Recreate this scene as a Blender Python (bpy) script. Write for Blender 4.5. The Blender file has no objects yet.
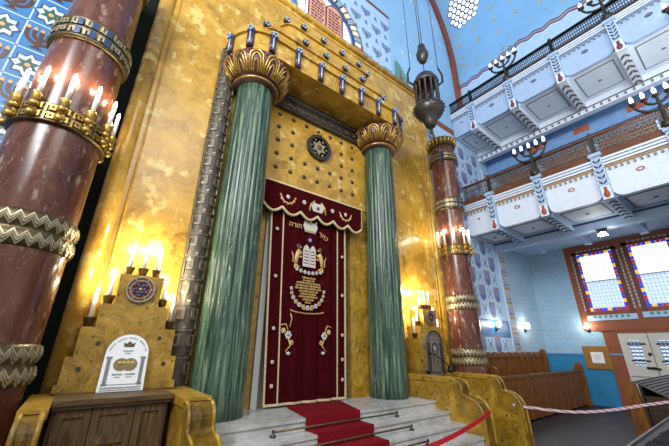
import bpy, bmesh, math, random
from math import pi, sin, cos, radians as R
from mathutils import Vector, Matrix
random.seed(7)
SC = bpy.context.scene
COL = SC.collection
# ------------------------------------------------------------------ materials
def lin(h):
    h = h.lstrip('#')
    c = [int(h[i:i+2], 16)/255 for i in (0, 2, 4)]
    return tuple((x/12.92 if x <= .04045 else ((x+.055)/1.055)**2.4) for x in c) + (1,)
def base(name, rough=.5, metal=0., spec=.5):
    m = bpy.data.materials.new(name); m.use_nodes = True
    nt = m.node_tree; b = nt.nodes['Principled BSDF']
    b.inputs['Roughness'].default_value = rough
    b.inputs['Metallic'].default_value = metal
    b.inputs['Specular IOR Level'].default_value = spec
    return m, nt, b
def plain(name, col, rough=.5, metal=0., spec=.5, var=.12, scale=6., bump=0.):
    """a colour with soft noise variation"""
    m, nt, b = base(name, rough, metal, spec)
    N, L = nt.nodes.new, nt.links.new
    tc = N('ShaderNodeTexCoord'); no = N('ShaderNodeTexNoise'); no.inputs['Scale'].default_value = scale
    no.inputs['Detail'].default_value = 4
    L(tc.outputs['Object'], no.inputs['Vector'])
    r = N('ShaderNodeValToRGB'); c = lin(col)
    r.color_ramp.elements[0].position = .3; r.color_ramp.elements[1].position = .7
    r.color_ramp.elements[0].color = tuple(x*(1-var) for x in c[:3]) + (1,)
    r.color_ramp.elements[1].color = tuple(min(1, x*(1+var)) for x in c[:3]) + (1,)
    L(no.outputs['Fac'], r.inputs['Fac']); L(r.outputs['Color'], b.inputs['Base Color'])
    if bump:
        bp = N('ShaderNodeBump'); bp.inputs['Strength'].default_value = bump; bp.inputs['Distance'].default_value = .01
        L(no.outputs['Fac'], bp.inputs['Height']); L(bp.outputs['Normal'], b.inputs['Normal'])
    return m
def stone(name, stops, scale=(1, 1, 1), s=2., vein=None, vs=3., vw=.03, rough=.3, spots=None, sp_s=18., dist=1.2, spot_t=.68, bump=0.1, vf=.75):
    """veined, blotchy stone: ramp over distorted noise, thin veins, flecks"""
    m, nt, b = base(name, rough)
    N, L = nt.nodes.new, nt.links.new
    tc = N('ShaderNodeTexCoord'); mp = N('ShaderNodeMapping'); mp.inputs['Scale'].default_value = scale
    L(tc.outputs['Object'], mp.inputs['Vector'])
    n1 = N('ShaderNodeTexNoise'); n1.inputs['Scale'].default_value = s; n1.inputs['Detail'].default_value = 8
    n1.inputs['Roughness'].default_value = .65; n1.inputs['Distortion'].default_value = dist
    L(mp.outputs['Vector'], n1.inputs['Vector'])
    r = N('ShaderNodeValToRGB'); el = r.color_ramp.elements
    while len(el) < len(stops): el.new(.5)
    for e, (p, c) in zip(el, stops): e.position = p; e.color = lin(c)
    L(n1.outputs['Fac'], r.inputs['Fac'])
    out = r.outputs['Color']
    def over(fac, col, out):
        mx = N('ShaderNodeMix'); mx.data_type = 'RGBA'
        L(fac, mx.inputs['Factor']); L(out, mx.inputs[6]); mx.inputs[7].default_value = lin(col)
        return mx.outputs[2]
    if vein:
        n2 = N('ShaderNodeTexNoise'); n2.inputs['Scale'].default_value = vs; n2.inputs['Detail'].default_value = 6
        n2.inputs['Distortion'].default_value = 2.0; L(mp.outputs['Vector'], n2.inputs['Vector'])
        a = N('ShaderNodeMath'); a.operation = 'SUBTRACT'; a.inputs[1].default_value = .5; L(n2.outputs['Fac'], a.inputs[0])
        a2 = N('ShaderNodeMath'); a2.operation = 'ABSOLUTE'; L(a.outputs[0], a2.inputs[0])
        a3 = N('ShaderNodeMapRange'); a3.inputs['From Min'].default_value = 0; a3.inputs['From Max'].default_value = vw
        a3.inputs['To Min'].default_value = vf; a3.inputs['To Max'].default_value = 0; L(a2.outputs[0], a3.inputs['Value'])
        out = over(a3.outputs[0], vein, out)
    if spots:
        n3 = N('ShaderNodeTexNoise'); n3.inputs['Scale'].default_value = sp_s; n3.inputs['Detail'].default_value = 5
        L(mp.outputs['Vector'], n3.inputs['Vector'])
        a4 = N('ShaderNodeMapRange'); a4.inputs['From Min'].default_value = spot_t-.04; a4.inputs['From Max'].default_value = spot_t+.05
        L(n3.outputs['Fac'], a4.inputs['Value'])
        out = over(a4.outputs[0], spots, out)
    L(out, b.inputs['Base Color'])
    if bump:
        bp = N('ShaderNodeBump'); bp.inputs['Strength'].default_value = bump; bp.inputs['Distance'].default_value = .02
        L(n1.outputs['Fac'], bp.inputs['Height']); L(bp.outputs['Normal'], b.inputs['Normal'])
    return m
def wood(name, c1, c2, axis=2, rough=.45, s=5.):
    m, nt, b = base(name, rough)
    N, L = nt.nodes.new, nt.links.new
    tc = N('ShaderNodeTexCoord'); mp = N('ShaderNodeMapping')
    sc = [7, 7, 7]; sc[axis] = .7; mp.inputs['Scale'].default_value = sc
    L(tc.outputs['Object'], mp.inputs['Vector'])
    n = N('ShaderNodeTexNoise'); n.inputs['Scale'].default_value = s; n.inputs['Detail'].default_value = 6; n.inputs['Distortion'].default_value = .6
    L(mp.outputs['Vector'], n.inputs['Vector'])
    r = N('ShaderNodeValToRGB'); b.inputs['Specular IOR Level'].default_value = .3; r.color_ramp.elements[0].position = .32; r.color_ramp.elements[1].position = .68
    r.color_ramp.elements[0].color = lin(c1); r.color_ramp.elements[1].color = lin(c2)
    L(n.outputs['Fac'], r.inputs['Fac']); L(r.outputs['Color'], b.inputs['Base Color'])
    return m
def glow(name, col, st):
    m, nt, b = base(name, .4)
    b.inputs['Base Color'].default_value = lin(col)
    b.inputs['Emission Color'].default_value = lin(col); b.inputs['Emission Strength'].default_value = st
    return m
def stripes(name, c1, c2, direction, freq, duty=.5, rough=.5):
    """two colours in bands along a direction in object space"""
    m, nt, b = base(name, rough)
    N, L = nt.nodes.new, nt.links.new
    tc = N('ShaderNodeTexCoord'); d = N('ShaderNodeVectorMath'); d.operation = 'DOT_PRODUCT'
    d.inputs[1].default_value = [x*freq for x in direction]; L(tc.outputs['Object'], d.inputs[0])
    f = N('ShaderNodeMath'); f.operation = 'FRACT'; L(d.outputs['Value'], f.inputs[0])
    g = N('ShaderNodeMath'); g.operation = 'GREATER_THAN'; g.inputs[1].default_value = duty; L(f.outputs[0], g.inputs[0])
    mx = N('ShaderNodeMix'); mx.data_type = 'RGBA'; L(g.outputs[0], mx.inputs['Factor'])
    mx.inputs[6].default_value = lin(c1); mx.inputs[7].default_value = lin(c2); L(mx.outputs[2], b.inputs['Base Color'])
    return m
def bricks(name, c1, c2, mortar, scale, w, h, rough=.4, plane='XY', msize=.02, off=.5):
    m, nt, b = base(name, rough)
    N, L = nt.nodes.new, nt.links.new
    tc = N('ShaderNodeTexCoord'); sx = N('ShaderNodeSeparateXYZ'); cx = N('ShaderNodeCombineXYZ')
    L(tc.outputs['Object'], sx.inputs[0]); L(sx.outputs['XYZ'.index(plane[0])], cx.inputs[0]); L(sx.outputs['XYZ'.index(plane[1])], cx.inputs[1])
    br = N('ShaderNodeTexBrick'); br.inputs['Scale'].default_value = scale; br.offset = off
    br.inputs['Color1'].default_value = lin(c1); br.inputs['Color2'].default_value = lin(c2); br.inputs['Mortar'].default_value = lin(mortar)
    br.inputs['Brick Width'].default_value = w; br.inputs['Row Height'].default_value = h; br.inputs['Mortar Size'].default_value = msize
    L(cx.outputs[0], br.inputs['Vector']); L(br.outputs['Color'], b.inputs['Base Color'])
    return m
YEL = stone('yellow_stone', [(.27, '#6d4d16'), (.40, '#9f7726'), (.55, '#bd9236'), (.75, '#c9a24a')], s=1.9, vein='#e9dcae', vs=2.6, vw=.010, rough=.24, spots='#d2b768', sp_s=4.5, spot_t=.62, vf=.28, dist=.9)
YELD = stone('worn_yellow_stone', [(.28, '#5a4216'), (.45, '#94701f'), (.6, '#b38b2e'), (.8, '#c29f4c')], s=2.6, vein='#cbb98c', vs=2.2, vw=.009, rough=.33, spots='#3d2a0d', sp_s=16, spot_t=.66, bump=.35, vf=.45)
BRN = stone('red_brown_marble', [(.3, '#341a14'), (.44, '#532b20'), (.58, '#653b2b'), (.75, '#7d5743')], scale=(1, 1, .4), s=3.2, rough=.22, vein='#9c7a68', vs=2.4, vw=.006, vf=.4, spots='#957a6b', sp_s=12, spot_t=.64, bump=.05)
GRN = stone('green_marble', [(.32, '#14251f'), (.45, '#2e463b'), (.54, '#4a634e'), (.68, '#7f9071')], scale=(1, 1, .06), s=9, vein='#a9b796', vs=9, vw=.012, rough=.3, spots='#1d352d', sp_s=10, spot_t=.62, bump=.05, vf=.55)
WMAR = stone('white_marble', [(.3, '#989692'), (.5, '#b8b6b2'), (.7, '#c9c7c2')], s=2.5, vein='#a9abae', vs=1.8, vw=.008, rough=.25, bump=0)
GOLD = plain('antique_gold', '#b08d4a', .35, .75, var=.3, scale=20)
DGOLD = plain('dark_bronze', '#5f5034', .4, .6, var=.35, scale=14)
SILV = plain('pale_gilt', '#a3987a', .35, .5, var=.25, scale=20)
KEYB = plain('grey_band_stone', '#4d453a', .45, .2, var=.3, scale=12)
KEYL = plain('grey_band_relief', '#6d6456', .42, .3, var=.25, scale=16)
CAPM = plain('capital_maroon', '#4a2a2c', .4, .1, var=.3, scale=14)
PURP = plain('dark_purple_glaze', '#4a3046', .25, .1, var=.3, scale=20)
BLUG = plain('blue_glaze', '#33476e', .2, .2, var=.3, scale=20)
LBLUG = plain('light_blue_glaze', '#9db5cc', .2, .2, var=.2, scale=20)
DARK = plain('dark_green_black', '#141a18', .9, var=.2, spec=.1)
BLACK = plain('black_metal', '#1c1b1a', .45, .4, var=.2)
IRON = plain('blackened_bronze', '#45413c', .35, .6, var=.3, scale=18)
VEL = plain('dark_red_velvet', '#3b070d', .95, var=.2, scale=9, spec=.05)
CREAM = plain('cream_gold_braid', '#cbb88e', .6, .1, var=.2, scale=40)
EMB = plain('gold_embroidery', '#cfa96a', .5, .2, var=.25, scale=60)
EMBW = plain('silver_embroidery', '#c7c2b8', .5, .1, var=.2, scale=60)
EMBB = plain('blue_gem_embroidery', '#6b7fae', .35, .1, var=.2, scale=60)
CARP = plain('red_carpet', '#74141a', .95, var=.25, scale=55, spec=.1, bump=.3)
CABW = wood('cabinet_oak', '#43311d', '#6a5232', 2, .5)
CABX = wood('cabinet_oak_rail', '#43311d', '#6a5232', 0, .5)
PEWW = wood('pew_oak', '#5a3515', '#8a5827', 2, .4)
PEWX = wood('pew_oak_rail', '#543115', '#825124', 0, .4)
DPEW = wood('dark_pew_wood', '#2a221c', '#4a3c30', 0, .35)
RAILW = wood('gallery_rail_wood', '#5a3220', '#7a4a30', 1, .5)
WHITE = plain('white_paint', '#eef0f2', .5, var=.03)
CANDLE = plain('candle_white', '#f2f0ea', .5, var=.03)
PLAQ = plain('plaque_white', '#e9eaea', .4, var=.03)
INK = plain('plaque_grey_print', '#7b7a74', .5, var=.2, scale=30)
GALW = plain('gallery_white_plaster', '#d9e2ee', .6, var=.04)
GALB = plain('gallery_blue_plaster', '#a3bad6', .6, var=.06)
GALM = plain('gallery_mid_blue', '#6f96c4', .6, var=.1)
GALG = plain('gallery_grey_coffer', '#b9c5d3', .6, var=.05)
NAVY = plain('navy_line', '#2c3650', .6, var=.1)
OCHRE = plain('ochre_dentil', '#b98a44', .6, var=.15)
TERRA = plain('terracotta', '#a5522f', .55, var=.15)
MESHG = plain('taupe_rail_mesh', '#6d625a', .5, .3, var=.2)
VAULT = plain('vault_blue', '#7fb0d8', .7, var=.08, scale=.6)
NWALL = plain('apse_blue', '#93bfe0', .7, var=.08, scale=.5)
STAR = plain('star_gold', '#b9ad7c', .6, var=.2)
STARW = plain('star_white', '#d5e4f2', .6, var=.05)
RIB = plain('rib_brown', '#8a4632', .6, var=.15, scale=4)
TEAL = plain('dado_teal', '#2a80ae', .45, var=.1, scale=2)
BRWN = plain('painted_brown', '#8a4a2c', .55, var=.08, scale=3)
TILEB = plain('tile_blue', '#2f70aa', .35, var=.1, scale=4)
TILED = plain('tile_dark_blue', '#243f66', .35, var=.1)
TILEW = plain('tile_white', '#c6d3da', .35, var=.05)
TILEG = plain('tile_green', '#2e5547', .35, var=.1)
TBRN = plain('tile_menorah_brown', '#4a2618', .35, var=.15)
TFLA = plain('tile_flame_ochre', '#cf9a62', .35, var=.1)
SHLD = plain('shield_mauve', '#7d86ad', .5, var=.1)
SHLDK = plain('shield_ink', '#454c72', .5, var=.1)
PALEB = plain('wall_pale_blue', '#aecbe8', .55, var=.04)
LEAFG = plain('leaf_green', '#5d8f80', .55, var=.15, scale=6)
PINKT = plain('tablet_pink_stone', '#d6a184', .5, var=.1, scale=6)
MARN = plain('maroon_line', '#74343a', .5, var=.15)
DOORW = plain('door_white', '#c9c6bd', .4, var=.04)
GRYP = plain('pewter', '#8d8578', .4, .5, var=.25, scale=20)
REDP = plain('red_tile', '#a83a34', .4, var=.1)
ORNG = plain('orange_tile', '#d08a4a', .4, var=.1)
CREMT = plain('cream_tile', '#efe6cc', .4, var=.05)
RED = plain('red_strap', '#c5202e', .5, var=.06)
LEATH = plain('dark_leather', '#1f1d1e', .7, var=.15, spec=.15)
STEEL = plain('worn_steel_edge', '#74716c', .35, .6, var=.15)
FLAME = glow('flame_bulb', '#ffe2a8', 26)
LAMPW = glow('lamp_white', '#fff6e6', 30)
CUPW = glow('menorah_bulb', '#f6faff', 4)
GLASS = glow('stained_glass_clear', '#e6f0ff', 1.3)
GLASSB = glow('stained_glass_bluish', '#bcd2ee', .72)
HONEY = glow('dome_glass', '#ffffff', 1.6)
ROSEG = glow('rose_glass', '#f2f8ff', 2.2)
GRED = glow('glass_red', '#b01828', .45); GBLU = glow('glass_blue', '#2238c0', .6); GYEL = glow('glass_yellow', '#f0b030', .7); GPUR = glow('glass_violet', '#5a2aa0', .5)
TAPE = stripes('barrier_tape', '#e9dfe4', '#cf6f80', (1, .3, 1.6), 13, .66)
PALW = bricks('papered_wall', '#84acca', '#90b6d1', '#9ab5c4', 1, .24, .155, .6, 'YZ', .022)
PALY = bricks('papered_wall_end', '#8fb2cc', '#9bbbd2', '#a3bccb', 1, .30, .155, .6, 'XZ', .022)
FLOORM = bricks('dark_floor_boards', '#221f1f', '#302c2a', '#3b3734', 1, 1.6, .11, .5, 'XY', .012)

# ------------------------------------------------------------------ mesh builder
ROOTLOC = {}
class MB:
    def __init__(s): s.v = []; s.f = []; s.m = []; s.s = []
    def add(s, vs, fs, m=0, smooth=False):
        o = len(s.v); s.v += [tuple(v) for v in vs]
        for f in fs: s.f.append([i+o for i in f]); s.m.append(m); s.s.append(smooth)
        return s
    def hexa(s, p, m=0):
        return s.add(p, [(0, 1, 2, 3), (7, 6, 5, 4), (0, 4, 5, 1), (1, 5, 6, 2), (2, 6, 7, 3), (3, 7, 4, 0)], m)
    def box(s, x0, x1, y0, y1, z0, z1, m=0):
        return s.hexa([(x0, y0, z0), (x1, y0, z0), (x1, y1, z0), (x0, y1, z0), (x0, y0, z1), (x1, y0, z1), (x1, y1, z1), (x0, y1, z1)], m)
    def prism(s, poly, ax, d0, d1, m=0, smooth=False):
        f = {'X': lambda a, b, d: (d, a, b), 'Y': lambda a, b, d: (a, d, b), 'Z': lambda a, b, d: (a, b, d)}[ax]
        n = len(poly); vs = [f(a, b, d0) for a, b in poly] + [f(a, b, d1) for a, b in poly]
        s.add(vs, [tuple(range(n))[::-1], tuple(range(n, 2*n))], m)
        o = len(s.v) - 2*n
        for i in range(n):
            j = (i+1) % n; s.f.append([o+i, o+j, o+n+j, o+n+i]); s.m.append(m); s.s.append(smooth)
        return s
    def quadstrip(s, A, B, m=0, smooth=False):
        n = len(A); return s.add(list(A)+list(B), [(i, i+1, n+i+1, n+i) for i in range(n-1)], m, smooth)
    def poly(s, pts, m=0): return s.add(pts, [tuple(range(len(pts)))], m)
    def lathe(s, prof, c=(0, 0, 0), n=24, m=0, smooth=True, a0=0., a1=2*pi, mod=None):
        full = abs(a1-a0-2*pi) < 1e-6; k = n if full else n+1; vs = []
        for r, z in prof:
            for i in range(k):
                a = a0+(a1-a0)*i/n; rr = r if mod is None else r*mod(a, z)
                vs.append((c[0]+rr*cos(a), c[1]+rr*sin(a), c[2]+z))
        fs = []
        for j in range(len(prof)-1):
            for i in range(n):
                i2 = (i+1) % k; fs.append((j*k+i, j*k+i2, (j+1)*k+i2, (j+1)*k+i))
        s.add(vs, fs, m, smooth)
        if full:
            o = len(s.v)-len(vs)
            for j, rev in ((0, True), (len(prof)-1, False)):
                if prof[j][0] > 1e-5:
                    ring = [o+j*k+i for i in range(k)]; s.f.append(ring[::-1] if rev else ring); s.m.append(m); s.s.append(False)
        return s
    def tube(s, pts, r, n=8, m=0, closed=False):
        P = [Vector(p) for p in pts]; N = len(P); rs = r if isinstance(r, (list, tuple)) else [r]*N; vs = []; up = None
        for i in range(N):
            t = (P[(i+1) % N]-P[i-1]) if closed else (P[min(i+1, N-1)]-P[max(i-1, 0)])
            t.normalize()
            if up is None: up = t.orthogonal().normalized()
            up = (up-t*up.dot(t)); up = up.normalized() if up.length > 1e-6 else t.orthogonal().normalized()
            b = t.cross(up)
            for k in range(n): vs.append(P[i]+rs[i]*(cos(2*pi*k/n)*up+sin(2*pi*k/n)*b))
        fs = []
        for i in range(N if closed else N-1):
            for k in range(n):
                a, b2 = i*n, ((i+1) % N)*n; fs.append((a+k, a+(k+1) % n, b2+(k+1) % n, b2+k))
        s.add(vs, fs, m, True)
        if not closed:
            o = len(s.v)-len(vs); s.f += [[o+k for k in range(n)][::-1], [o+(N-1)*n+k for k in range(n)]]; s.m += [m, m]; s.s += [False, False]
        return s
    def ball(s, c, r, n=10, m=0):
        rx, ry, rz = r if isinstance(r, (tuple, list)) else (r, r, r); vs = []; q = n//2
        for j in range(q+1):
            ph = pi*j/q-pi/2
            for i in range(n): vs.append((c[0]+rx*max(cos(ph), .001)*cos(2*pi*i/n), c[1]+ry*max(cos(ph), .001)*sin(2*pi*i/n), c[2]+rz*sin(ph)))
        return s.add(vs, [(j*n+i, j*n+(i+1) % n, (j+1)*n+(i+1) % n, (j+1)*n+i) for j in range(q) for i in range(n)], m, True)
    def ribbon(s, pts, w, h, mp, m=0, sub=1):
        """flat bars along a 2-D polyline, laid on a surface by mp(a, b, height)"""
        for (a, b), (c, d) in zip(pts, pts[1:]):
            L = math.hypot(c-a, d-b)
            if L < 1e-6: continue
            ux, uy = (c-a)/L, (d-b)/L; nx, ny = -uy*w/2, ux*w/2; ex, ey = ux*w/2, uy*w/2
            a0, b0, c0, d0 = a-ex, b-ey, c+ex, d+ey
            for k in range(sub):
                p, q = k/sub, (k+1)/sub
                A = (a0+(c0-a0)*p, b0+(d0-b0)*p); B = (a0+(c0-a0)*q, b0+(d0-b0)*q)
                c4 = [(A[0]+nx, A[1]+ny), (A[0]-nx, A[1]-ny), (B[0]-nx, B[1]-ny), (B[0]+nx, B[1]+ny)]
                s.hexa([mp(x, y, -.004) for x, y in c4]+[mp(x, y, h) for x, y in c4], m)
        return s
    def build(s, name, mats, parent=None, recalc=True):
        off = Vector((0, 0, 0)); p = parent
        while p is not None: off = Vector(ROOTLOC.get(p.name, (0, 0, 0))); p = p.parent
        me = bpy.data.meshes.new(name)
        me.from_pydata([tuple(Vector(v)-off) for v in s.v], [], s.f)
        for mt in (mats if isinstance(mats, (list, tuple)) else [mats]): me.materials.append(mt)
        me.polygons.foreach_set('material_index', s.m); me.polygons.foreach_set('use_smooth', s.s)
        if recalc:
            bm = bmesh.new(); bm.from_mesh(me); bmesh.ops.recalc_face_normals(bm, faces=bm.faces); bm.to_mesh(me); bm.free()
        me.update()
        o = bpy.data.objects.new(name, me); COL.objects.link(o)
        if parent: o.parent = parent
        return o
def tag(o, label=None, cat=None, group=None, kind=None):
    if label: o['label'] = label
    if cat: o['category'] = cat
    if group: o['group'] = group
    if kind: o['kind'] = kind
    return o
def thing(name, label, cat, loc=(0, 0, 0), group=None, kind='thing'):
    o = bpy.data.objects.new(name, None); COL.objects.link(o); o.location = loc; o.empty_display_size = .1
    ROOTLOC[o.name] = tuple(loc); return tag(o, label, cat, group, kind)
def struct(o, label, cat='wall'): return tag(o, label, cat, None, 'structure')
def copy_part(o, parent, loc):
    c = o.copy(); COL.objects.link(c); c.parent = parent; c.location = loc
    for ch in list(o.children):
        d = ch.copy(); COL.objects.link(d); d.parent = c
    return c
def copy_tree(o, loc, label, rot=None):
    c = o.copy(); COL.objects.link(c); c.location = loc; c['label'] = label
    if rot is not None: c.rotation_euler.z = rot
    ROOTLOC[c.name] = tuple(loc)
    def rec(a, b):
        for ch in list(a.children):
            d = ch.copy(); COL.objects.link(d); d.parent = b; rec(ch, d)
    rec(o, c); return c
def arc(cx, cz, r, a0, a1, n): return [(cx+r*cos(R(a0+(a1-a0)*i/n)), cz+r*sin(R(a0+(a1-a0)*i/n))) for i in range(n+1)]
def key_unit(s0, L, t0, t1, flip=False):
    """one turn of a meander between t0 and t1"""
    h = t1-t0; q = [(0, 0), (0, 1), (.78, 1), (.78, .28), (.38, .28), (.38, .66)]
    q = [(s0+a*L, t0+(1-b if flip else b)*h) for a, b in q]
    return q

YB, XW = 5.46, 14.4      # plane of the end wall, plane of the side wall
CX = 3.45                # axis of the ark
# ------------------------------------------------------------------ camera
cam = bpy.data.cameras.new('camera'); cam.sensor_width = 36; cam.lens = 318.3236*36/669; cam.clip_end = 200
co = bpy.data.objects.new('camera', cam); COL.objects.link(co); SC.camera = co
co.matrix_world = Matrix(((.79414065, -.22772699, -.56345456, 0), (-.60766996, -.28408433, -.74164231, 0), (.00882336, .93136272, -.36398577, 1.73), (0, 0, 0, 1)))

# ------------------------------------------------------------------ shell
b = MB().box(-6, XW+.3, -7, YB+.3, -.2, 0)
struct(b.build('floor', FLOORM), 'dark grey floor boards', 'floor')
def P(x, z, d=.005): return (x, YB-d, z)
def arcstrip(mb, cx, cz, r0, r1, a0, a1, n, m, d=.006):
    A = arc(cx, cz, r0, a0, a1, n); B = arc(cx, cz, r1, a0, a1, n)
    mb.quadstrip([P(x, z, d) for x, z in A], [P(x, z, d) for x, z in B], m)
def rect(mb, x0, x1, z0, z1, m, d=.005): mb.poly([P(x0, z0, d), P(x1, z0, d), P(x1, z1, d), P(x0, z1, d)], m)
def menorah_tile(mb, cx, cz, w, m, mf, arms=2, d=.008, tw=.075):
    t = w*tw
    for k in range(arms):
        r = w*(.40-.2*k) if arms == 2 else w*(.42-.13*k)
        arcstrip(mb, cx, cz+w*.12, r-t/2, r+t/2, 180, 360, 12, m, d)
        for s in (-1, 1): rect(mb, cx+s*r-t/2, cx+s*r+t/2, cz+w*.12, cz+w*.3, m, d)
        if mf is not None:
            for s in (-1, 1): mb.poly([P(cx+s*r+a*w, cz+w*.3+q*w, d+.002) for a, q in ((-.055, 0), (.055, 0), (.06, .08), (0, .17), (-.06, .08))], mf)
    rect(mb, cx-t/2, cx+t/2, cz-w*.42, cz+w*.3, m, d+.001)
    if mf is not None: mb.poly([P(cx+a*w, cz+w*.3+q*w, d+.002) for a, q in ((-.055, 0), (.055, 0), (.06, .08), (0, .17), (-.06, .08))], mf)
    mb.poly([P(cx+a*w, cz+q*w, d+.001) for a, q in ((-.2, -.5), (.2, -.5), (.06, -.4), (-.06, -.4))], m)
wb = MB(); wm = [NWALL, TILEB, TILEW, TILEG, TBRN, TFLA, TILED, PALEB, SHLD, SHLDK, STARW, RIB, LEAFG, TEAL, OCHRE, STAR]
wb.box(-7, 11.9, YB, YB+.3, 0, 21.5, 0)
# left tile field
cw, ch = .41, .515
rect(wb, -4.1, -.45, 0, 10.2, 1, .003)
for i in range(-4, 3):
    for j in range(0, 19):
        cx = -1.45+i*cw; cz = 6.0-11*ch+j*ch
        if cx < -4 or cx > -.6 or cz < .3: continue
        for x0, x1, z0, z1 in ((cx-cw/2, cx-cw/2+.02, cz-ch/2, cz+ch/2), (cx-cw/2, cx+cw/2, cz-ch/2, cz-ch/2+.02)): rect(wb, x0, x1, z0, z1, 7, .005)
        if (i+j) % 2 == 1: menorah_tile(wb, cx, cz+.01, .40, 4, 5, 2, .008, .13)
        else:
            k = .21
            wb.poly([P(cx+k*(1.0 if q % 2 == 0 else .74)*cos(q*pi/8), cz+k*1.05*(1.0 if q % 2 == 0 else .74)*sin(q*pi/8), .007) for q in range(16)], 6)
            wb.poly([P(cx+k*(.84 if q % 2 == 0 else .62)*cos(q*pi/8), cz+k*(.95 if q % 2 == 0 else .66)*sin(q*pi/8), .0085) for q in range(16)], 2)
            wb.poly([P(cx+k*(.68 if q % 2 == 0 else .34)*cos(q*pi/6+pi/6), cz+k*(.68 if q % 2 == 0 else .34)*sin(q*pi/6+pi/6), .0105) for q in range(12)], 3)
            wb.poly([P(cx+k*.16*cos(q*pi/4), cz+k*.16*sin(q*pi/4), .0125) for q in range(8)], 5)
# right field of shields, and the field above the ark
def shield_field(x0, x1, z0, z1, ox, oz, kind, skip=None):
    rect(wb, x0, x1, z0, z1, 7, .003)
    cw, ch = .465, .535
    for i in range(-30, 31):
        for j in range(-4, 30):
            cx, cz = ox+i*cw, oz+j*ch
            if cx-cw/2 < x0 or cx+cw/2 > x1+.05 or cz-ch/2 < z0 or cz+ch/2 > z1: continue
            if skip and skip[0] < cz < skip[1]: continue
            if (i+j) % 2 == 0:
                if kind == 0:
                    wb.poly([P(cx+a*cw, cz+q*ch, .006) for a, q in ((-.42, .45), (.42, .45), (.42, -.2), (.3, -.38), (0, -.5), (-.3, -.38), (-.42, -.2))], 8)
                    rect(wb, cx-.44*cw, cx+.44*cw, cz+.43*ch, cz+.49*ch, 14, .008)
                    menorah_tile(wb, cx, cz-.12, .26, 9, None, 2, .009)
                else:
                    rect(wb, cx-.47*cw, cx+.47*cw, cz-.47*ch, cz+.47*ch, 7, .005)
                    menorah_tile(wb, cx, cz+.02, .46, 9, None, 3, .008)
            elif kind == 1:
                rect(wb, cx-.07, cx+.07, cz-.09, cz+.03, 8, .006); rect(wb, cx-.03, cx+.03, cz+.03, cz+.12, 3, .006)
            else:
                for q in range(4):
                    a = q*pi/2+pi/4; wb.poly([P(cx+.15*cos(a)+.035*cos(t*pi/3), cz+.17*sin(a)+.06*sin(t*pi/3), .006) for t in range(6)], 8)
                wb.poly([P(cx+.075*cos(t*pi/4)*(1 if t % 2 else .55), cz+.10*sin(t*pi/4)*(1 if t % 2 else .55), .008) for t in range(8)], 3)
                wb.poly([P(cx+.025*cos(t*pi/4), cz+.025*sin(t*pi/4), .010) for t in range(8)], 14)
shield_field(7.4, 11.72, 1.1, 9.5, 10.30, 3.46, 0, (2.0, 2.75))
rect(wb, 7.4, 11.72, 2.08, 2.62, 1, .005)
rect(wb, 7.4, 11.9, 9.5, 9.75, 11, .02)
rect(wb, 3.0, 6.55, 10.0, 13.2, 10, .002)
shield_field(3.0, 6.55, 10.0, 13.2, 5.42, 12.60, 1)
rect(wb, 3.0, 6.6, 13.2, 13.32, 11, .02)
# painted leaf arch
lf = [(6.72, 9.9), (7.52, 9.9), (7.48, 10.3), (7.32, 10.8), (7.02, 11.2), (6.86, 11.3), (6.74, 11.2)]
wb.poly([P(x, z, .02) for x, z in lf], 12)
wb.poly([P(x, z, .03) for x, z in ((7.04, 9.9), (7.16, 9.9), (7.1, 10.6), (6.95, 11.0), (6.98, 10.5))], 11)
random.seed(3)
for k in range(60):
    x, z = random.uniform(6.7, 10.6), random.uniform(9.9, 19.5)
    if math.hypot(x-CX, z-13.5) > 7.0: continue
    wb.poly([P(x+.11*(1 if q % 2 else .35)*cos(q*pi/4), z+.11*(1 if q % 2 else .35)*sin(q*pi/4), .006) for q in range(8)], 10)
struct(wb.build('wall_back', wm, recalc=False), 'end wall behind the ark, blue above, painted with menorah tiles beside the columns')
# end wall beyond the strip, plain papered, and the painted edge strip
b = MB().box(11.9, XW+.3, YB, YB+.3, 1.6, 14, 0).box(11.9, XW+.3, YB, YB+.3, 0, 1.6, 1)
struct(b.build('wall_back_aisle', [PALY, TEAL]), 'pale papered end wall of the side aisle with teal dado')
b = MB().box(11.7, 12.16, YB-.06, YB, 1.6, 8.6, 0)
for k in range(14):
    z = 1.7+k*.5
    b.box(11.74, 12.12, YB-.07, YB-.06, z, z+.09, 1)
    for x in (11.80, 11.93, 12.06): b.box(x-.012, x+.012, YB-.068, YB-.06, z+.2, z+.42, 1); b.box(x-.022, x+.022, YB-.068, YB-.06, z+.13, z+.22, 3)
struct(b.build('trim_1', [GALB, OCHRE, NAVY, TBRN]), 'painted edge strip of gold bars and dark tassels on the end wall', 'trim')
# side wall
b = MB().box(XW, XW+.3, -7, YB+.3, 1.6, 14, 0).box(XW, XW+.3, -7, YB+.3, 0, 1.6, 1).box(XW-.03, XW, -7, 4.12, 2.35, 5.4, 2).box(XW-.03, XW, 3.2, 3.6, .0, 2.35, 2)
for k in range(8): b.box(XW-.04, XW, -6, YB, 6.3+k*.55, 6.36+k*.55, 3)
b.box(XW-.05, XW, -6, YB, 1.57, 1.62, 4)
struct(b.build('wall_right', [PALW, TEAL, BRWN, GALW, GALM]), 'side wall with pale papered upper part, brown window panel and teal dado')
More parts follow.
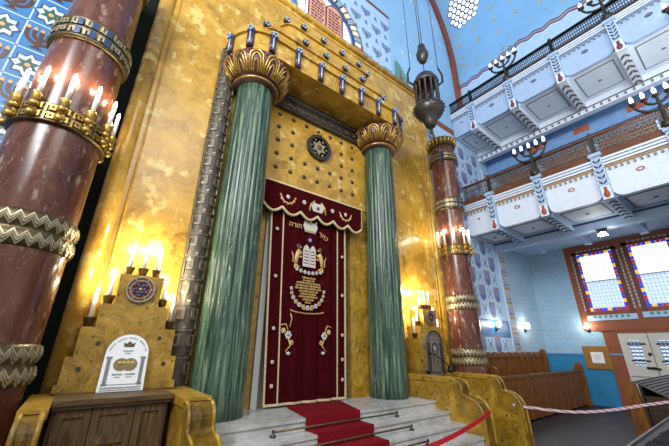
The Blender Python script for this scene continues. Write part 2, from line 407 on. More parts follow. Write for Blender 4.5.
# barrel vault with stars and the clerestory wall it springs from
RB = 7.5
def V(a, y, d=0.): return (CX+(RB-d)*cos(a), y, 13.5+(RB-d)*sin(a))
b = MB()
for i in range(40):
    a0, a1 = pi*i/40, pi*(i+1)/40
    b.hexa([V(a0, YB), V(a0, -8), V(a0, -8, -.3), V(a0, YB, -.3), V(a1, YB), V(a1, -8), V(a1, -8, -.3), V(a1, YB, -.3)], 0)
random.seed(11)
for i in range(0, 30):
    for j in range(13):
        a = R(3+i*5+(j % 2)*2.5); y = 5.0-j*.8
        if abs(math.degrees(a)-20) < 6 and abs(y-4.4) < .9: continue
        for r, d, m in ((.12, .012, 1), (.055, .018, 3)):
            b.poly([V(a+r*(1 if q % 2 else .55)*cos(q*pi/6)/RB, y+r*(1 if q % 2 else .55)*sin(q*pi/6), d) for q in range(12)], m)
for o in (b,): struct(o.build('ceiling', [VAULT, STAR, OCHRE, VAULT], recalc=False), 'deep blue barrel vault dotted with small gold stars', 'ceiling')
b = MB().box(10.95, 11.15, -8, YB, 9.6, 13.6, 0)
b.box(11.15, 14.7, -8, YB, 13.3, 13.6, 0); b.box(10.90, 10.95, -5, 5.44, 10.2, 11.05, 5)
for k in range(16): b.box(10.88, 10.90, 5.2-k*.62, 5.32-k*.62, 10.3, 10.98, 1)
ly = [5.4, 4.4, 3.51, 2.9, 1.86, .75, -.3, -1.5, -3]; lz = [12.35, 12.42, 12.55, 12.64, 12.57, 12.52, 12.56, 12.6, 12.6]
pts = []
for i in range(len(ly)-1):
    for k in range(8):
        t = k/8; pts.append((ly[i]+(ly[i+1]-ly[i])*t, lz[i]+(lz[i+1]-lz[i])*t+.05*sin((i*8+k)*pi/2)))
b.poly([(10.945, y, z) for y, z in pts]+[(10.945, -3, 9.6), (10.945, 5.4, 9.6)], 1)
b.tube([(10.935, y, z) for y, z in pts], .03, 6, 2); b.tube([(10.935, y, z+.13) for y, z in pts], .02, 6, 2)
b.tube([(10.935, y, z-.12) for y, z in pts], .02, 6, 3)
for k in range(60):
    y, z = random.uniform(-3, 5.2), random.uniform(12.7, 13.5)
    b.poly([(10.94, y+.07*(1 if q % 2 else .4)*cos(q*pi/4), z+.07*(1 if q % 2 else .4)*sin(q*pi/4)) for q in range(8)], 4)
struct(b.build('wall_clerestory', [VAULT, PALEB, RIB, GALW, STAR, RAILW], recalc=False), 'upper blue wall above the top gallery with a wavy brown and white border')
# rib arch on the end wall
A = [(CX+7.52*cos(t), 13.5+7.52*sin(t)) for t in [pi*i/60 for i in range(61)]]
Bq = [(CX+7.16*cos(t), 13.5+7.16*sin(t)) for t in [pi*i/60 for i in range(61)]]
A = [(10.97, 9.7)]+A+[(CX-7.52, 9.7)]; Bq = [(10.61, 9.7)]+Bq+[(CX-7.16, 9.7)]
b = MB()
for i in range(len(A)-1):
    q = [A[i], A[i+1], Bq[i+1], Bq[i]]
    b.hexa([(x, YB-.12, z) for x, z in q]+[(x, YB, z) for x, z in q], 0)
for i in range(90):
    t = pi*i/180*1.4; b.box(CX+7.12*cos(t)-.03, CX+7.12*cos(t)+.03, YB-.1, YB-.02, 13.5+7.12*sin(t)-.03, 13.5+7.12*sin(t)+.03, 0)
struct(b.build('trim_2', RIB), 'brown rib arch where the vault meets the end wall', 'trim')
# honeycomb skylight in the vault
a0, y0 = R(19.6), 4.38
b = MB(); fr = MB()
for q in range(-5, 6):
    for r in range(-5, 6):
        u = .235*(q+r/2); v = .205*r
        if (u/.62)**2+(v/.78)**2 > 1: continue
        cell = [V(a0+(v+.105*sin(k*pi/3+pi/6))/RB, y0+u+.105*cos(k*pi/3+pi/6), .05) for k in range(6)]
        b.poly([V(a0+(v+.092*sin(k*pi/3+pi/6))/RB, y0+u+.092*cos(k*pi/3+pi/6), .05) for k in range(6)], 0)
        ring = [V(a0+(v+.118*sin(k*pi/3+pi/6))/RB, y0+u+.118*cos(k*pi/3+pi/6), .06) for k in range(6)]
        fr.tube(ring, .02, 4, 0, True)
w3 = struct(b.build('window_3', HONEY, recalc=False), 'honeycomb skylight of small white panes in the blue vault', 'window')
fr.build('lattice', plain('honeycomb_lattice', '#5f6f9a', .5), w3)

# ------------------------------------------------------------------ round-headed window, voussoir arch and law tablets over the ark
b = MB(); b.prism([(CX-1.24, 9.6)]+[(CX+1.24*cos(t), 10.41+1.24*sin(t)) for t in [pi*i/24 for i in range(25)]]+[(CX-1.24, 9.6)][:0], 'Y', YB-.03, YB-.01, 0)
w4 = struct(b.build('window_4', ROSEG), 'bright round-headed stained window above the ark, behind the tablets', 'window')
b = MB()
for x in (-.9, -.45, 0, .45, .9): b.box(CX+x-.02, CX+x+.02, YB-.06, YB-.03, 9.6, 10.41+math.sqrt(1.24**2-x*x), 0)
b.tube([(CX+.8*cos(t), YB-.05, 10.41+.8*sin(t)) for t in [pi*i/24 for i in range(25)]], .03, 5, 1)
for s in (-1, 1):
    b.prism([(CX+s*.62, 9.9), (CX+s*.95, 9.9), (CX+s*.9, 10.5), (CX+s*.72, 10.75), (CX+s*.65, 10.4)], 'Y', YB-.07, YB-.03, 2)
b.build('tracery', [SHLD, GBLU, LEAFG], w4)
b = MB(); n = 22
for k in range(n):
    a, c = pi*k/n, pi*(k+1)/n
    for r0, r1, m, g in ((1.25, 1.36, 3, 0), (1.36, 1.58, k % 3, .02), (1.58, 1.70, 4+(k % 2), 0)):
        q = [(CX+r*cos(t), 10.41+r*sin(t)) for r, t in ((r0, a+g), (r1, a+g), (r1, c-g), (r0, c-g))]
        b.hexa([(x, YB-.10-(.03 if m < 3 else 0), z) for x, z in q]+[(x, YB, z) for x, z in q], m)
for s in (-1, 1):
    for k in range(3): b.box(CX+s*1.475-.2, CX+s*1.475+.2, YB-.1, YB, 9.6+k*.27, 9.84+k*.27, k % 3)
struct(b.build('trim_3', [CREMT, LBLUG, CREMT, BLUG, REDP, LEAFG]), 'arch of red, cream and blue glazed blocks around the window above the ark', 'trim')
t = thing('law_tablets', 'pair of pink stone law tablets standing on top of the golden ark', 'tablets', (3.66, 5.32, 9.9))
for k, cx in enumerate((3.36, 3.96)):
    b = MB(); b.prism([(cx-.28, 9.93), (cx+.28, 9.93), (cx+.28, 11.05)]+[(cx+.28*cos(t_), 11.05+.28*sin(t_)) for t_ in [pi*i/12 for i in range(1, 12)]]+[(cx-.28, 11.05)], 'Y', 5.32, 5.42)
    o = b.build('tablet', PINKT, t)
    b = MB()
    for r in range(9):
        x = cx-.21
        while x < cx+.18:
            w = random.uniform(.05, .11); b.box(x, min(x+w, cx+.22), 5.308, 5.322, 10.05+r*.125, 10.11+r*.125); x += w+.03
    b.build('inscription', MARN, o)
    b = MB(); b.tube([(cx-.29, 5.33, 9.93), (cx-.29, 5.33, 11.05)]+[(cx+.29*cos(pi-t_), 5.33, 11.05+.29*sin(t_)) for t_ in [pi*i/12 for i in range(1, 12)]]+[(cx+.29, 5.33, 11.05), (cx+.29, 5.33, 9.93)], .025, 6)
    b.build('border', MARN, o)
b = MB(); b.ball((3.66, 5.27, 9.98), (.13, .07, .1)); b.build('finial', PURP, t)

# ------------------------------------------------------------------ the ark facade
ark = thing('ark_facade', 'tall golden stone ark front with bracketed hood and studded panel between the green columns', 'ark', (CX, 5.3, 0))
b = MB().box(-.12, 1.06, 5.2, YB-.01, 0, 9.9); b.tube([(-.06, 5.24, 0), (-.06, 5.24, 9.9)], .13, 14); b.tube([(.14, 5.2, 0), (.14, 5.2, 9.9)], .02, 10)
b.build('wing_panel', YEL, ark)
b = MB().box(5.84, 7.74, 5.2, YB-.01, 0, 9.9); b.tube([(7.66, 5.24, 0), (7.66, 5.24, 9.9)], .13, 14); b.tube([(7.46, 5.2, 0), (7.46, 5.2, 9.9)], .02, 10)
b.build('wing_panel', YEL, ark)
b = MB().box(1.06, 5.84, 5.2, YB-.01, 7.0, 9.9); b.build('header_panel', YEL, ark)
b = MB(); b.tube([(-.05, 5.18, 9.93), (7.77, 5.18, 9.93)], .09, 12); b.tube([(-.05, 5.2, 9.72), (7.77, 5.2, 9.72)], .03, 8); b.build('cornice', YEL, ark)
b = MB().box(-.46, -.13, YB-.1, YB-.01, 0, 10); tag(b.build('gap_shade_strip', DARK, ark), 'near-black strip painting in the shade of the gap beside the golden wall')  # near-black colour paints in the shade between left column and ark slab
b = MB().box(1.3, 5.6, 5.2, YB-.02, 4.80, 7.0); sp = b.build('stud_panel', YEL, ark)
b = MB()
for i in range(7):
    for j in range(5):
        x, z = 2.43+i*.34, 6.46-j*.33
        if i in (2, 3, 4) and j in (1, 2): continue
        s1 = MB(); s1.lathe([(.001, -.035), (.03, -.03), (.045, -.012), (.05, 0)], (0, 0, 0), 10)
        s1.v = [(x+vx, 5.2+vz, z+vy) for vx, vy, vz in s1.v]; s1.build('stud', IRON, sp)
# jamb piers beside the curtain
b = MB().box(1.3, 2.34, 5.22, YB-.02, .83, 4.8); b.build('jamb_panel', YELD, ark)
b = MB().box(4.42, 5.6, 5.22, YB-.02, .83, 4.8); b.build('jamb_panel', YELD, ark)
b = MB().box(2.36, 2.46, 5.2, 5.40, .83, 4.8, 0).box(2.46, 4.42, 5.38, 5.43, .83, 4.8, 0)
for x in (2.52, 3.0, 3.5, 3.95): b.box(x, x+.04, 5.365, 5.385, .9, 4.7, 0)
tag(b.build('inner_door', DOORW, ark), 'white panelled ark door behind the curtain')
# key bands on the jambs and the lintel
for cx in (1.2, 5.7):
    b = MB(); b.lathe([(.165, .83), (.165, 7.3)], (cx, 5.2, 0), 12, 0, True, pi, 2*pi)
    kb = b.build('key_band', KEYB, ark)
    mp = lambda a, t_, h, cx=cx: (cx+(.165+h)*cos(1.5*pi+a/.165), 5.2+(.165+h)*sin(1.5*pi+a/.165), t_)
    b = MB(); z = .9
    while z < 7.1:
        for s in (-1, 1):
            q = [(s*(.02+v*.15), z+u*.32) for u, v in ((0, 0), (0, 1), (.78, 1), (.78, .28), (.38, .28), (.38, .66))]
            b.ribbon(q, .034, .02, mp)
        b.ribbon([(-.2, z+.32), (.2, z+.32)], .025, .012, mp, 0, 4)
        z += .36
    b.build('key_relief', KEYL, kb)
b = MB(); b.tube([(1.95, 5.14, 6.93), (4.95, 5.14, 6.93)], .10, 12); b.tube([(1.95, 5.16, 6.72), (4.95, 5.16, 6.72)], .10, 12); b.box(1.95, 4.95, 5.1, 5.2, 6.60, 7.05)
kb = b.build('lintel_band', KEYB, ark); b = MB()
for zc in (6.93, 6.72):
    mp = lambda a, t_, h, zc=zc: (a, 5.15-(.10+h)*cos(t_/.10), zc+(.10+h)*sin(t_/.10))
    x = 2.0
    while x < 4.85: b.ribbon(key_unit(x, .2, -.075, .075), .022, .012, mp); x += .23
b.build('key_relief', KEYL, kb)
# stepped hood
def stadium(h, r, cy, n=14):
    L = [(CX-h-r, 5.21)]+[(CX-h+r*cos(pi+pi/2*i/n), cy+r*sin(pi+pi/2*i/n)) for i in range(n+1)]
    return L+[(CX+h+r*cos(1.5*pi+pi/2*i/n), cy+r*sin(1.5*pi+pi/2*i/n)) for i in range(n+1)]+[(CX+h+r, 5.21)]
hoods = [(1.71, .62, 4.97, 6.97, 7.5), (1.45, .36, 4.98, 7.5, 8.12), (1.05, .25, 5.0, 8.12, 8.74)]
hm = []
for i, (h, r, cy, z0, z1) in enumerate(hoods):
    b = MB(); b.prism(stadium(h, r, cy), 'Z', z0, z1-.12, 0); b.prism(stadium(h, r+.05, cy), 'Z', z1-.12, z1, 0)
    hm.append(b.build('hood_tier', YEL, ark))
def bud(mb, x, y, nx, ny, zt, zb):
    """glazed drop: knob on top and two ribbed stems beneath, standing off the face"""
    tx, ty = -ny, nx
    mb.ball((x+nx*.05, y+ny*.05, zt), (.085, .085, .07), 10, 1)
    for k in range(5):
        a = k*2*pi/5; mb.ball((x+nx*.11+tx*.045*cos(a), y+ny*.11+ty*.045*cos(a), zt+.045*sin(a)), .025, 6, 2)
    if zb is not None:
        for s in (-1, 1): mb.tube([(x+nx*.04+tx*.035*s, y+ny*.04+ty*.035*s, zt-.04), (x+nx*.035+tx*.035*s, y+ny*.035+ty*.035*s, zb)], .032, 8, 0)
        mb.tube([(x+nx*.07, y+ny*.07, zt-.05), (x+nx*.06, y+ny*.06, zb+.05)], .02, 6, 2)
h, r, cy, z0, z1 = hoods[0]
spots = [(CX-1.71+.57*k, cy-r, 0, -1) for k in range(7)]
for a in (-38, -78):
    for s in (-1, 1):
        aa = R(-90+s*abs(a)); spots.append((CX+s*1.71+r*cos(aa), cy+r*sin(aa), cos(aa), sin(aa)))
for x, y, nx, ny in spots:
    b = MB(); bud(b, x, y, nx, ny, 7.38, 6.98); b.build('glazed_drop', [PURP, BLUG, LBLUG], hm[0])
for i in (1, 2):
    h, r, cy, z0, z1 = hoods[i]
    xs = [CX-.855+.57*k for k in range(4)]+[CX-h-r*.8, CX+h+r*.8]
    for k, x in enumerate(xs):
        y = cy-r if k < 4 else cy-r*.6
        b = MB(); bud(b, x, y-.02, 0, -1, z1-.03, None); b.build('glazed_knob', [PURP, IRON, LBLUG], hm[i])
# medallion
b = MB()
def disc(mb, cx, cy, cz, r0, r1, y0, y1, n=32, m=0):
    A = [(cos(2*pi*i/n), sin(2*pi*i/n)) for i in range(n)]
    for i in range(n):
        j = (i+1) % n
        q = [(cx+r0*A[i][0], cz+r0*A[i][1]), (cx+r1*A[i][0], cz+r1*A[i][1]), (cx+r1*A[j][0], cz+r1*A[j][1]), (cx+r0*A[j][0], cz+r0*A[j][1])]
        mb.hexa([(x, y0, z) for x, z in q]+[(x, y1, z) for x, z in q], m)
disc(b, CX, 0, 6.0, .02, .30, 5.17, 5.21, 32, 0); disc(b, CX, 0, 6.0, .24, .32, 5.12, 5.2, 32, 1)
md = b.build('medallion', [DARK, IRON], ark)
b = MB()
def star(cx, cz, r, y0, y1, m, mb):
    for s in (0, pi): mb.prism([(cx+r*cos(s+pi/2+k*2*pi/3), cz+r*sin(s+pi/2+k*2*pi/3)) for k in range(3)], 'Y', y0-(.004 if s else 0), y1, m)
star(CX, 6.0, .2, 5.145, 5.18, 0, b); b.ball((CX, 5.14, 6.0), (.07, .03, .07), 10, 1)
for k in range(6): b.ball((CX+.205*cos(k*pi/3), 5.15, 6.0+.205*sin(k*pi/3)), (.03, .02, .03), 8, 2)
b.ball((CX, 5.11, 6.34), (.05, .04, .05), 8, 2)
b.build('star_emblem', [SILV, MARN, GOLD], md)

# ------------------------------------------------------------------ fluted green columns
def fluted(cx, label):
    t = thing('fluted_column', label, 'column', (cx, 4.95, .83), 'fluted green columns of the ark')
    b = MB(); n = 192
    mod = lambda a, z: 1-.05*max(0, cos(24*a))**2*(1 if z < 6.2 else 0)
    b.lathe([(.372, .832), (.372, 1.2), (.368, 2.5), (.362, 4.0), (.352, 5.4), (.345, 6.2), (.345, 6.45)], (cx, 4.95, 0), n, 0, True, mod=mod)
    b.build('shaft', GRN, t)
    b = MB()
    prof = [(.35, 6.40), (.42, 6.42), (.43, 6.46), (.42, 6.49), (.46, 6.51), (.54, 6.58), (.62, 6.69), (.665, 6.82), (.66, 6.90), (.61, 6.95), (.5, 6.965)]
    b.lathe(prof, (cx, 4.95, 0), 40); b.v = [(x, min(y, 5.19), z) for x, y, z in b.v]; cap = b.build('capital', CAPM, t)
    fl = [(.46, 6.51), (.54, 6.58), (.62, 6.69), (.665, 6.82), (.66, 6.90)]
    def S(a, u, h=.0):
        u = max(0, min(.999, u))*4; i = int(u); f = u-i; r = fl[i][0]+(fl[i+1][0]-fl[i][0])*f+h; z = fl[i][1]+(fl[i+1][1]-fl[i][1])*f
        return (cx+r*cos(a), 4.95+r*sin(a), z)
    for k in range(12):
        a = k*pi/6+.1; b = MB()
        if sin(a) > .5: continue
        for w, u1, rad in ((.222, .93, .024), (.15, .74, .02), (.075, .52, .018)):
            b.tube([S(a-w, .05), S(a-w*1.02, .4*u1), S(a-w*.8, .78*u1), S(a-w*.4, .95*u1), S(a, u1), S(a+w*.4, .95*u1), S(a+w*.8, .78*u1), S(a+w*1.02, .4*u1), S(a+w, .05)], rad, 6)
        b.v = [(x, min(y, 5.19), z) for x, y, z in b.v]; b.build('gilded_petal', GOLD, cap)
        b = MB(); b.ball(S(a+pi/12, .8, .0), (.03, .03, .045), 8); b.build('petal_bud', MARN, cap)
    b = MB(); b.tube([(cx+.43*cos(i*pi/20), 4.95+.43*sin(i*pi/20), 6.46) for i in range(40)], .025, 6, 0, True); b.v = [(x, min(y, 5.19), z) for x, y, z in b.v]; b.build('neck_ring', GOLD, cap)
fluted(1.74, 'fluted green marble column left of the velvet curtain')
fluted(5.16, 'fluted green marble column right of the velvet curtain')

# ------------------------------------------------------------------ red-brown columns with gilded bands
def candle_holder(ring, x, y, z, H=.42, rad=.026, out=(0, -1)):
    b = MB(); b.lathe([(.03, -.02), (.042, 0), (.05, .05), (.052, .085), (.045, .10), (.02, .105)], (x, y, z), 12)
    b.build('holder', GOLD, ring)
    b = MB(); b.lathe([(rad, .1), (rad, .1+H)], (x, y, z), 10); c = b.build('candle', CANDLE, ring)
    b = MB(); b.lathe([(.012, .1+H), (.022, .12+H), (.018, .15+H), (.002, .19+H)], (x, y, z), 8); b.build('flame', FLAME, c)
def big_column(cx, cy, side, r0):
    t = thing('banded_column', 'large red-brown marble column with gilded bands at the %s side of the ark' % side, 'column', (cx, cy, 0), 'red-brown banded columns')
    tp = [(0, 1), (2.8, 1), (4.1, .975), (5.45, .9), (7.5, .78)] if side == 'left' else [(0, 1), (7.5, .98)]
    def rad(z):
        for (a, p), (c, q) in zip(tp, tp[1:]):
            if z <= c: return r0*(p+(q-p)*(z-a)/(c-a))
        return r0*tp[-1][1]
    b = MB(); b.lathe([(rad(z), z) for z in [7.5*i/24 for i in range(25)]], (cx, cy, 0), 56); b.build('shaft', BRN, t)
    cyl = lambda rr: (lambda a, z, h: (cx+(rr+h)*cos(a/rr), cy+(rr+h)*sin(a/rr), z))
    def double_band(zc, zig=True):
        r = rad(zc); b = MB(); prof = []
        for z in (zc-.095, zc+.095):
            prof += [(r+.005+.035*sin(pi*i/6), z-.09+.18*i/6) for i in range(7)]
        b.lathe([(r-.02, zc-.185)]+prof+[(r-.02, zc+.185)], (cx, cy, 0), 56); bd = b.build('band', DGOLD, t)
        b = MB()
        for z in (zc-.095, zc+.095):
            rr = r+.037; n = 30; mp = cyl(rr)
            for off in (-.042, -.008, .026):
                pts = [(2*pi*rr*k/n/2, z+off*1.0+(.036 if k % 2 else -.036)) for k in range(2*n+1)]
                b.ribbon(pts, .014, .008, lambda a, zz, h: (cx+(r+.005+.035*cos(max(-1.3, min(1.3, (zz-z)/.09*1.35)))+h)*cos(a/rr), cy+(r+.005+.035*cos(max(-1.3, min(1.3, (zz-z)/.09*1.35)))+h)*sin(a/rr), zz))
        b.build('zigzag_relief', SILV, bd)
    double_band(2.80); double_band(1.55)
    def key_band(zc, hh, gem):
        r = rad(zc)+.008; b = MB(); b.lathe([(r-.02, zc-hh), (r+.035, zc-hh), (r+.045, zc-hh+.03), (r+.03, zc-hh+.05), (r+.03, zc-.02), (r+.04, zc), (r+.03, zc+.02), (r+.03, zc+hh-.05), (r+.045, zc+hh-.03), (r+.035, zc+hh), (r-.02, zc+hh)], (cx, cy, 0), 56)
        bd = b.build('band', DGOLD, t); b = MB(); rr = r+.03; n = 18; mp = cyl(rr); w = 2*pi*rr/n
        for k in range(n):
            b.ribbon(key_unit(k*w, w*.8, zc-hh+.06, zc-.04), .024, .018, mp, 0, 1)
            b.ribbon(key_unit(k*w, w*.8, zc+.04, zc+hh-.06, True), .024, .018, mp, 0, 1)
        for k in range(n):
            if gem(k): b.ribbon([((k+.55)*w, zc-hh+.12), ((k+.55)*w, zc-.10)], .06, .022, mp, 1); b.ribbon([((k+.55)*w, zc+.10), ((k+.55)*w, zc+hh-.12)], .06, .022, mp, 1)
        b.build('key_relief', [SILV, BLUG], bd)
    key_band(5.45, .17, lambda k: k in (12, 13, 14, 3, 4)); key_band(6.95, .13, lambda k: k % 5 == 0)
    # gilt capital of upright lobes
    r = rad(7.5)
    b = MB(); b.lathe([(r-.03, 7.36), (r+.03, 7.37), (r+.07, 7.5), (r+.06, 7.6), (r-.05, 7.63)], (cx, cy, 0), 48); cp = b.build('capital', DGOLD, t)
    b = MB()
    for k in range(22):
        a = k*2*pi/22; q = lambda rr, z: (cx+rr*cos(a), cy+rr*sin(a), z)
        b.tube([q(r+.03, 7.38), q(r+.07, 7.49), q(r+.072, 7.59)], [.025, .042, .04], 6)
    b.build('gilt_lobe_row', GOLD, cp)
    # electric candle ring
    rg = thing('candle_ring', 'gilded key-pattern ring of electric candles around the %s red-brown column' % side, 'candle ring', (cx, cy, 4.05), 'gilded candle rings')
    zc = 4.11; r = rad(zc)+.004; hb = .12; b = MB(); b.lathe([(r-.005, zc-hb), (r+.035, zc-hb), (r+.045, zc-hb+.02), (r+.03, zc-hb+.035), (r+.03, zc-.012), (r+.04, zc), (r+.03, zc+.012), (r+.03, zc+hb-.035), (r+.045, zc+hb-.02), (r+.035, zc+hb), (r-.005, zc+hb)], (cx, cy, 0), 56)
    bd = b.build('hoop', DGOLD, rg); b = MB(); rr = r+.03; n = 24 if side == 'left' else 18; mp = cyl(rr); w = 2*pi*rr/n
    for k in range(n):
        b.ribbon(key_unit(k*w, w*.8, zc-.09, zc-.018), .018, .016, mp); b.ribbon(key_unit(k*w, w*.8, zc+.018, zc+.09), .018, .016, mp)
    b.build('key_relief', GOLD, bd)
    va = math.atan2(-cy, -cx); nc = 12 if side == 'left' else 10; o0 = -7 if side == 'left' else 4
    for k in range(nc):
        a = va+R(o0)+k*2*pi/nc; x, y = cx+(r+.06)*cos(a), cy+(r+.06)*sin(a)
        b = MB(); b.tube([(cx+(r+.01)*cos(a), cy+(r+.01)*sin(a), zc), (x, y, zc)], .035, 8); b.ball((x, y, zc-.06), (.052, .052, .05), 10); b.ball((x, y, zc+.055), (.055, .055, .05), 10)
        b.build('bracket', GOLD, rg)
        candle_holder(rg, x, y, zc+.10, .30, .024)
    for k in range(-2, 3):
        a = va+R(o0)+k*2*pi/nc; lamp(cx+(r+.07)*cos(a), cy+(r+.07)*sin(a), zc+.57, 6)
def lamp(x, y, z, e, col=(1, .88, .64), rad=.03):
    l = bpy.data.lights.new('bulb_glow', 'POINT'); l.energy = e; l.color = col; l.shadow_soft_size = rad
    o = bpy.data.objects.new('bulb_glow', l); COL.objects.link(o); o.location = (x, y, z)
big_column(-.71, 4.6, 'left', .435); big_column(7.57, 4.6, 'right', .35)

# ------------------------------------------------------------------ curtain and valance
def cy_(x): return 5.10+(.022*sin((x-2.5)*19)+.008*sin((x-2.5)*43))*(1 if 2.85 < x < 3.95 else .3)
cu = thing('ark_curtain', 'long dark red velvet ark curtain with gold embroidery, hanging to the platform', 'curtain', (3.36, 5.1, .84))
X0, X1, ZB, ZT = 2.52, 4.17, .86, 4.62
def lean(o): o.v = [(x-.17*max(0, (4.17-x)/1.65)*(z-.86)/3.8, y, z) for x, y, z in o.v]; return o
b = MB(); n = 80
xs = [X0+(X1-X0)*i/n for i in range(n+1)]
for j in range(8):
    za, zb = ZB+(ZT-ZB)*j/8, ZB+(ZT-ZB)*(j+1)/8
    b.quadstrip([(x, cy_(x), za) for x in xs], [(x, cy_(x), zb) for x in xs], 0, True)
    b.quadstrip([(x, cy_(x)+.02, za) for x in xs][::-1], [(x, cy_(x)+.02, zb) for x in xs][::-1], 0, True)
lean(b).build('cloth', VEL, cu, recalc=False)
b = MB(); g = .012
def vstrip(x, w, z0=ZB, z1=ZT): b.box(x-w/2, x+w/2, cy_(x)-g, cy_(x)+.005, z0, z1)
vstrip(X0+.015, .03); vstrip(X1-.015, .03); vstrip(2.76, .022); vstrip(3.97, .022)
for i in range(n): b.hexa([(xs[i], cy_(xs[i])-g, ZB), (xs[i+1], cy_(xs[i+1])-g, ZB), (xs[i+1], cy_(xs[i+1]), ZB), (xs[i], cy_(xs[i]), ZB)]+[(xs[i], cy_(xs[i])-g, ZB+.035), (xs[i+1], cy_(xs[i+1])-g, ZB+.035), (xs[i+1], cy_(xs[i+1]), ZB+.035), (xs[i], cy_(xs[i]), ZB+.035)])
lean(b).build('gold_braid', CREAM, cu)
YE = 5.068
def flat(mb, pts, m=0, d=.0): mb.prism(pts, 'Y', YE-d, YE+.012, m)
def rose(mb, x, z, r, m0=0, m1=1):
    for k in range(6):
        a = k*pi/3; mb.ball((x+r*.6*cos(a), YE, z+r*.6*sin(a)), (r*.42, .012, r*.42), 7, m0)
    mb.ball((x, YE-.008, z), (r*.35, .012, r*.35), 7, m1)
em = [EMBW, EMB, EMBB, MARN]
EX = 3.25
b = MB(); z0 = 3.86     # crown
flat(b, [(EX-.12, z0), (EX+.12, z0), (EX+.17, z0+.13), (EX+.13, z0+.24), (EX+.05, z0+.2), (EX, z0+.27), (EX-.05, z0+.2), (EX-.13, z0+.24), (EX-.17, z0+.13)], 0)
for k in range(5): b.ball((EX-.1+.05*k, YE-.01, z0+.03), .018, 6, 1)
for k in (-.13, 0, .13): b.ball((EX+k, YE-.005, z0+.27-abs(k)*.3), .025, 6, 1)
b.build('crown', em, cu)
def hebrew(s, x, z, size, m, parent, name, rot=0., y=YE):
    c = bpy.data.curves.new(name, 'FONT'); c.body = s; c.size = size; c.align_x = 'CENTER'; c.extrude = .006
    o = bpy.data.objects.new(name, c); COL.objects.link(o)
    bpy.context.view_layer.update()
    me = bpy.data.meshes.new_from_object(o.evaluated_get(bpy.context.evaluated_depsgraph_get()))
    bpy.data.objects.remove(o)
    M = Matrix.Translation((x, y, z)) @ Matrix.Rotation(rot, 4, 'Y') @ Matrix.Rotation(pi/2, 4, 'X'); me.transform(M)
    off = Vector(ROOTLOC[parent.name]); me.transform(Matrix.Translation(-off))
    me.materials.clear(); me.materials.append(m)
    o = bpy.data.objects.new(name, me); COL.objects.link(o); o.parent = parent; return o
hebrew('\u05e8\u05ea\u05db', EX+.30, 3.80, .14, EMB, cu, 'embroidered_word', .4)
hebrew('\u05d4\u05e8\u05d5\u05ea', EX-.35, 3.90, .14, EMB, cu, 'embroidered_word', 0)
b = MB(); b.ball((EX, YE, 3.70), (.045, .015, .05), 8, 2); b.ball((EX, YE-.005, 3.70), (.02, .02, .025), 6, 0); b.build('jewel', em, cu)
b = MB()
for s in (-1, 1):
    cx = EX+s*.075
    flat(b, [(cx-.07, 3.16), (cx+.07, 3.16), (cx+.07, 3.5), (cx+.045, 3.56), (cx, 3.6), (cx-.045, 3.56), (cx-.07, 3.5)], 0)
    for r in range(5): b.box(cx-.05, cx+.05, YE-.006, YE+.0, 3.22+r*.06, 3.235+r*.06, 3)
b.build('embroidered_tablets', em, cu)
for s in (-1, 1):       # lions rampant
    b = MB(); c = lambda a, q: (EX+s*(.17+a), YE, 3.12+q)
    b.tube([c(.13, .06), c(.12, .18), c(.09, .28), c(.06, .34)], [.035, .045, .05, .04], 8, 0)
    b.ball(c(.08, .41), (.055, .018, .06), 8, 1); b.ball(c(.04, .40), (.028, .018, .024), 7, 0)
    b.tube([c(.09, .28), c(.03, .27), c(0, .31)], .017, 6, 0); b.tube([c(.09, .24), c(.03, .2), c(-.005, .23)], .017, 6, 0)
    b.tube([c(.13, .08), c(.09, .02), c(.04, .01)], .02, 6, 0); b.tube([c(.14, .06), c(.15, -.01), c(.12, -.03)], .02, 6, 0)
    b.tube([c(.14, .08), c(.2, .1), c(.19, .2), c(.22, .27)], .012, 6, 0); b.ball(c(.22, .28), (.025, .012, .025), 6, 1)
    b.v = [(x, YE+(y-YE)*.5, z) for x, y, z in b.v]; b.build('lion', [EMB, DGOLD], cu)
b = MB()
for k in range(7): rose(b, EX-.27+.09*k, 3.09-.045*sin(pi*k/6), .04, 0, 2 if k % 2 else 1)
b.build('floral_base', em, cu)
b = MB(); random.seed(5)   # embroidered inscription: worn stitches
for r, w in enumerate((.14, .12, .26, .27, .28, .2, .17, .2, .12, .06)):
    x = EX-w
    while x < EX+w:
        k = random.uniform(.018, .04); hgt = random.choice((.03, .035, .04)); b.box(x, x+k*.55, YE-.004, YE+.004, 2.95-r*.05-.02, 2.95-r*.05-.02+hgt)
        if random.random() < .6: b.box(x, x+k*.8, YE-.004, YE+.004, 2.95-r*.05+hgt-.028, 2.95-r*.05+hgt-.02)
        x += k
b.build('stitched_inscription', EMB, cu)
b = MB()
for k in range(13):
    t_ = pi+pi*k/12; rose(b, EX+.36*cos(t_), 2.72+.32*sin(t_), .036+.012*sin(pi*k/12), 1 if k % 2 else 0, 2)
b.build('flower_swag', em, cu)
b = MB()
for k in range(26):
    t_ = -.9+1.8*k/25; b.box(EX+.5*sin(t_)*.9-.008, EX+.5*sin(t_)*.9+.008, YE-.003, YE+.004, 2.30+.1*(1-cos(t_))-.011, 2.30+.1*(1-cos(t_))+.011)
for k in range(7): b.box(EX-.1+.03*k, EX-.085+.03*k, YE-.003, YE+.004, 2.36, 2.39)
b.build('stitched_arc', EMB, cu)
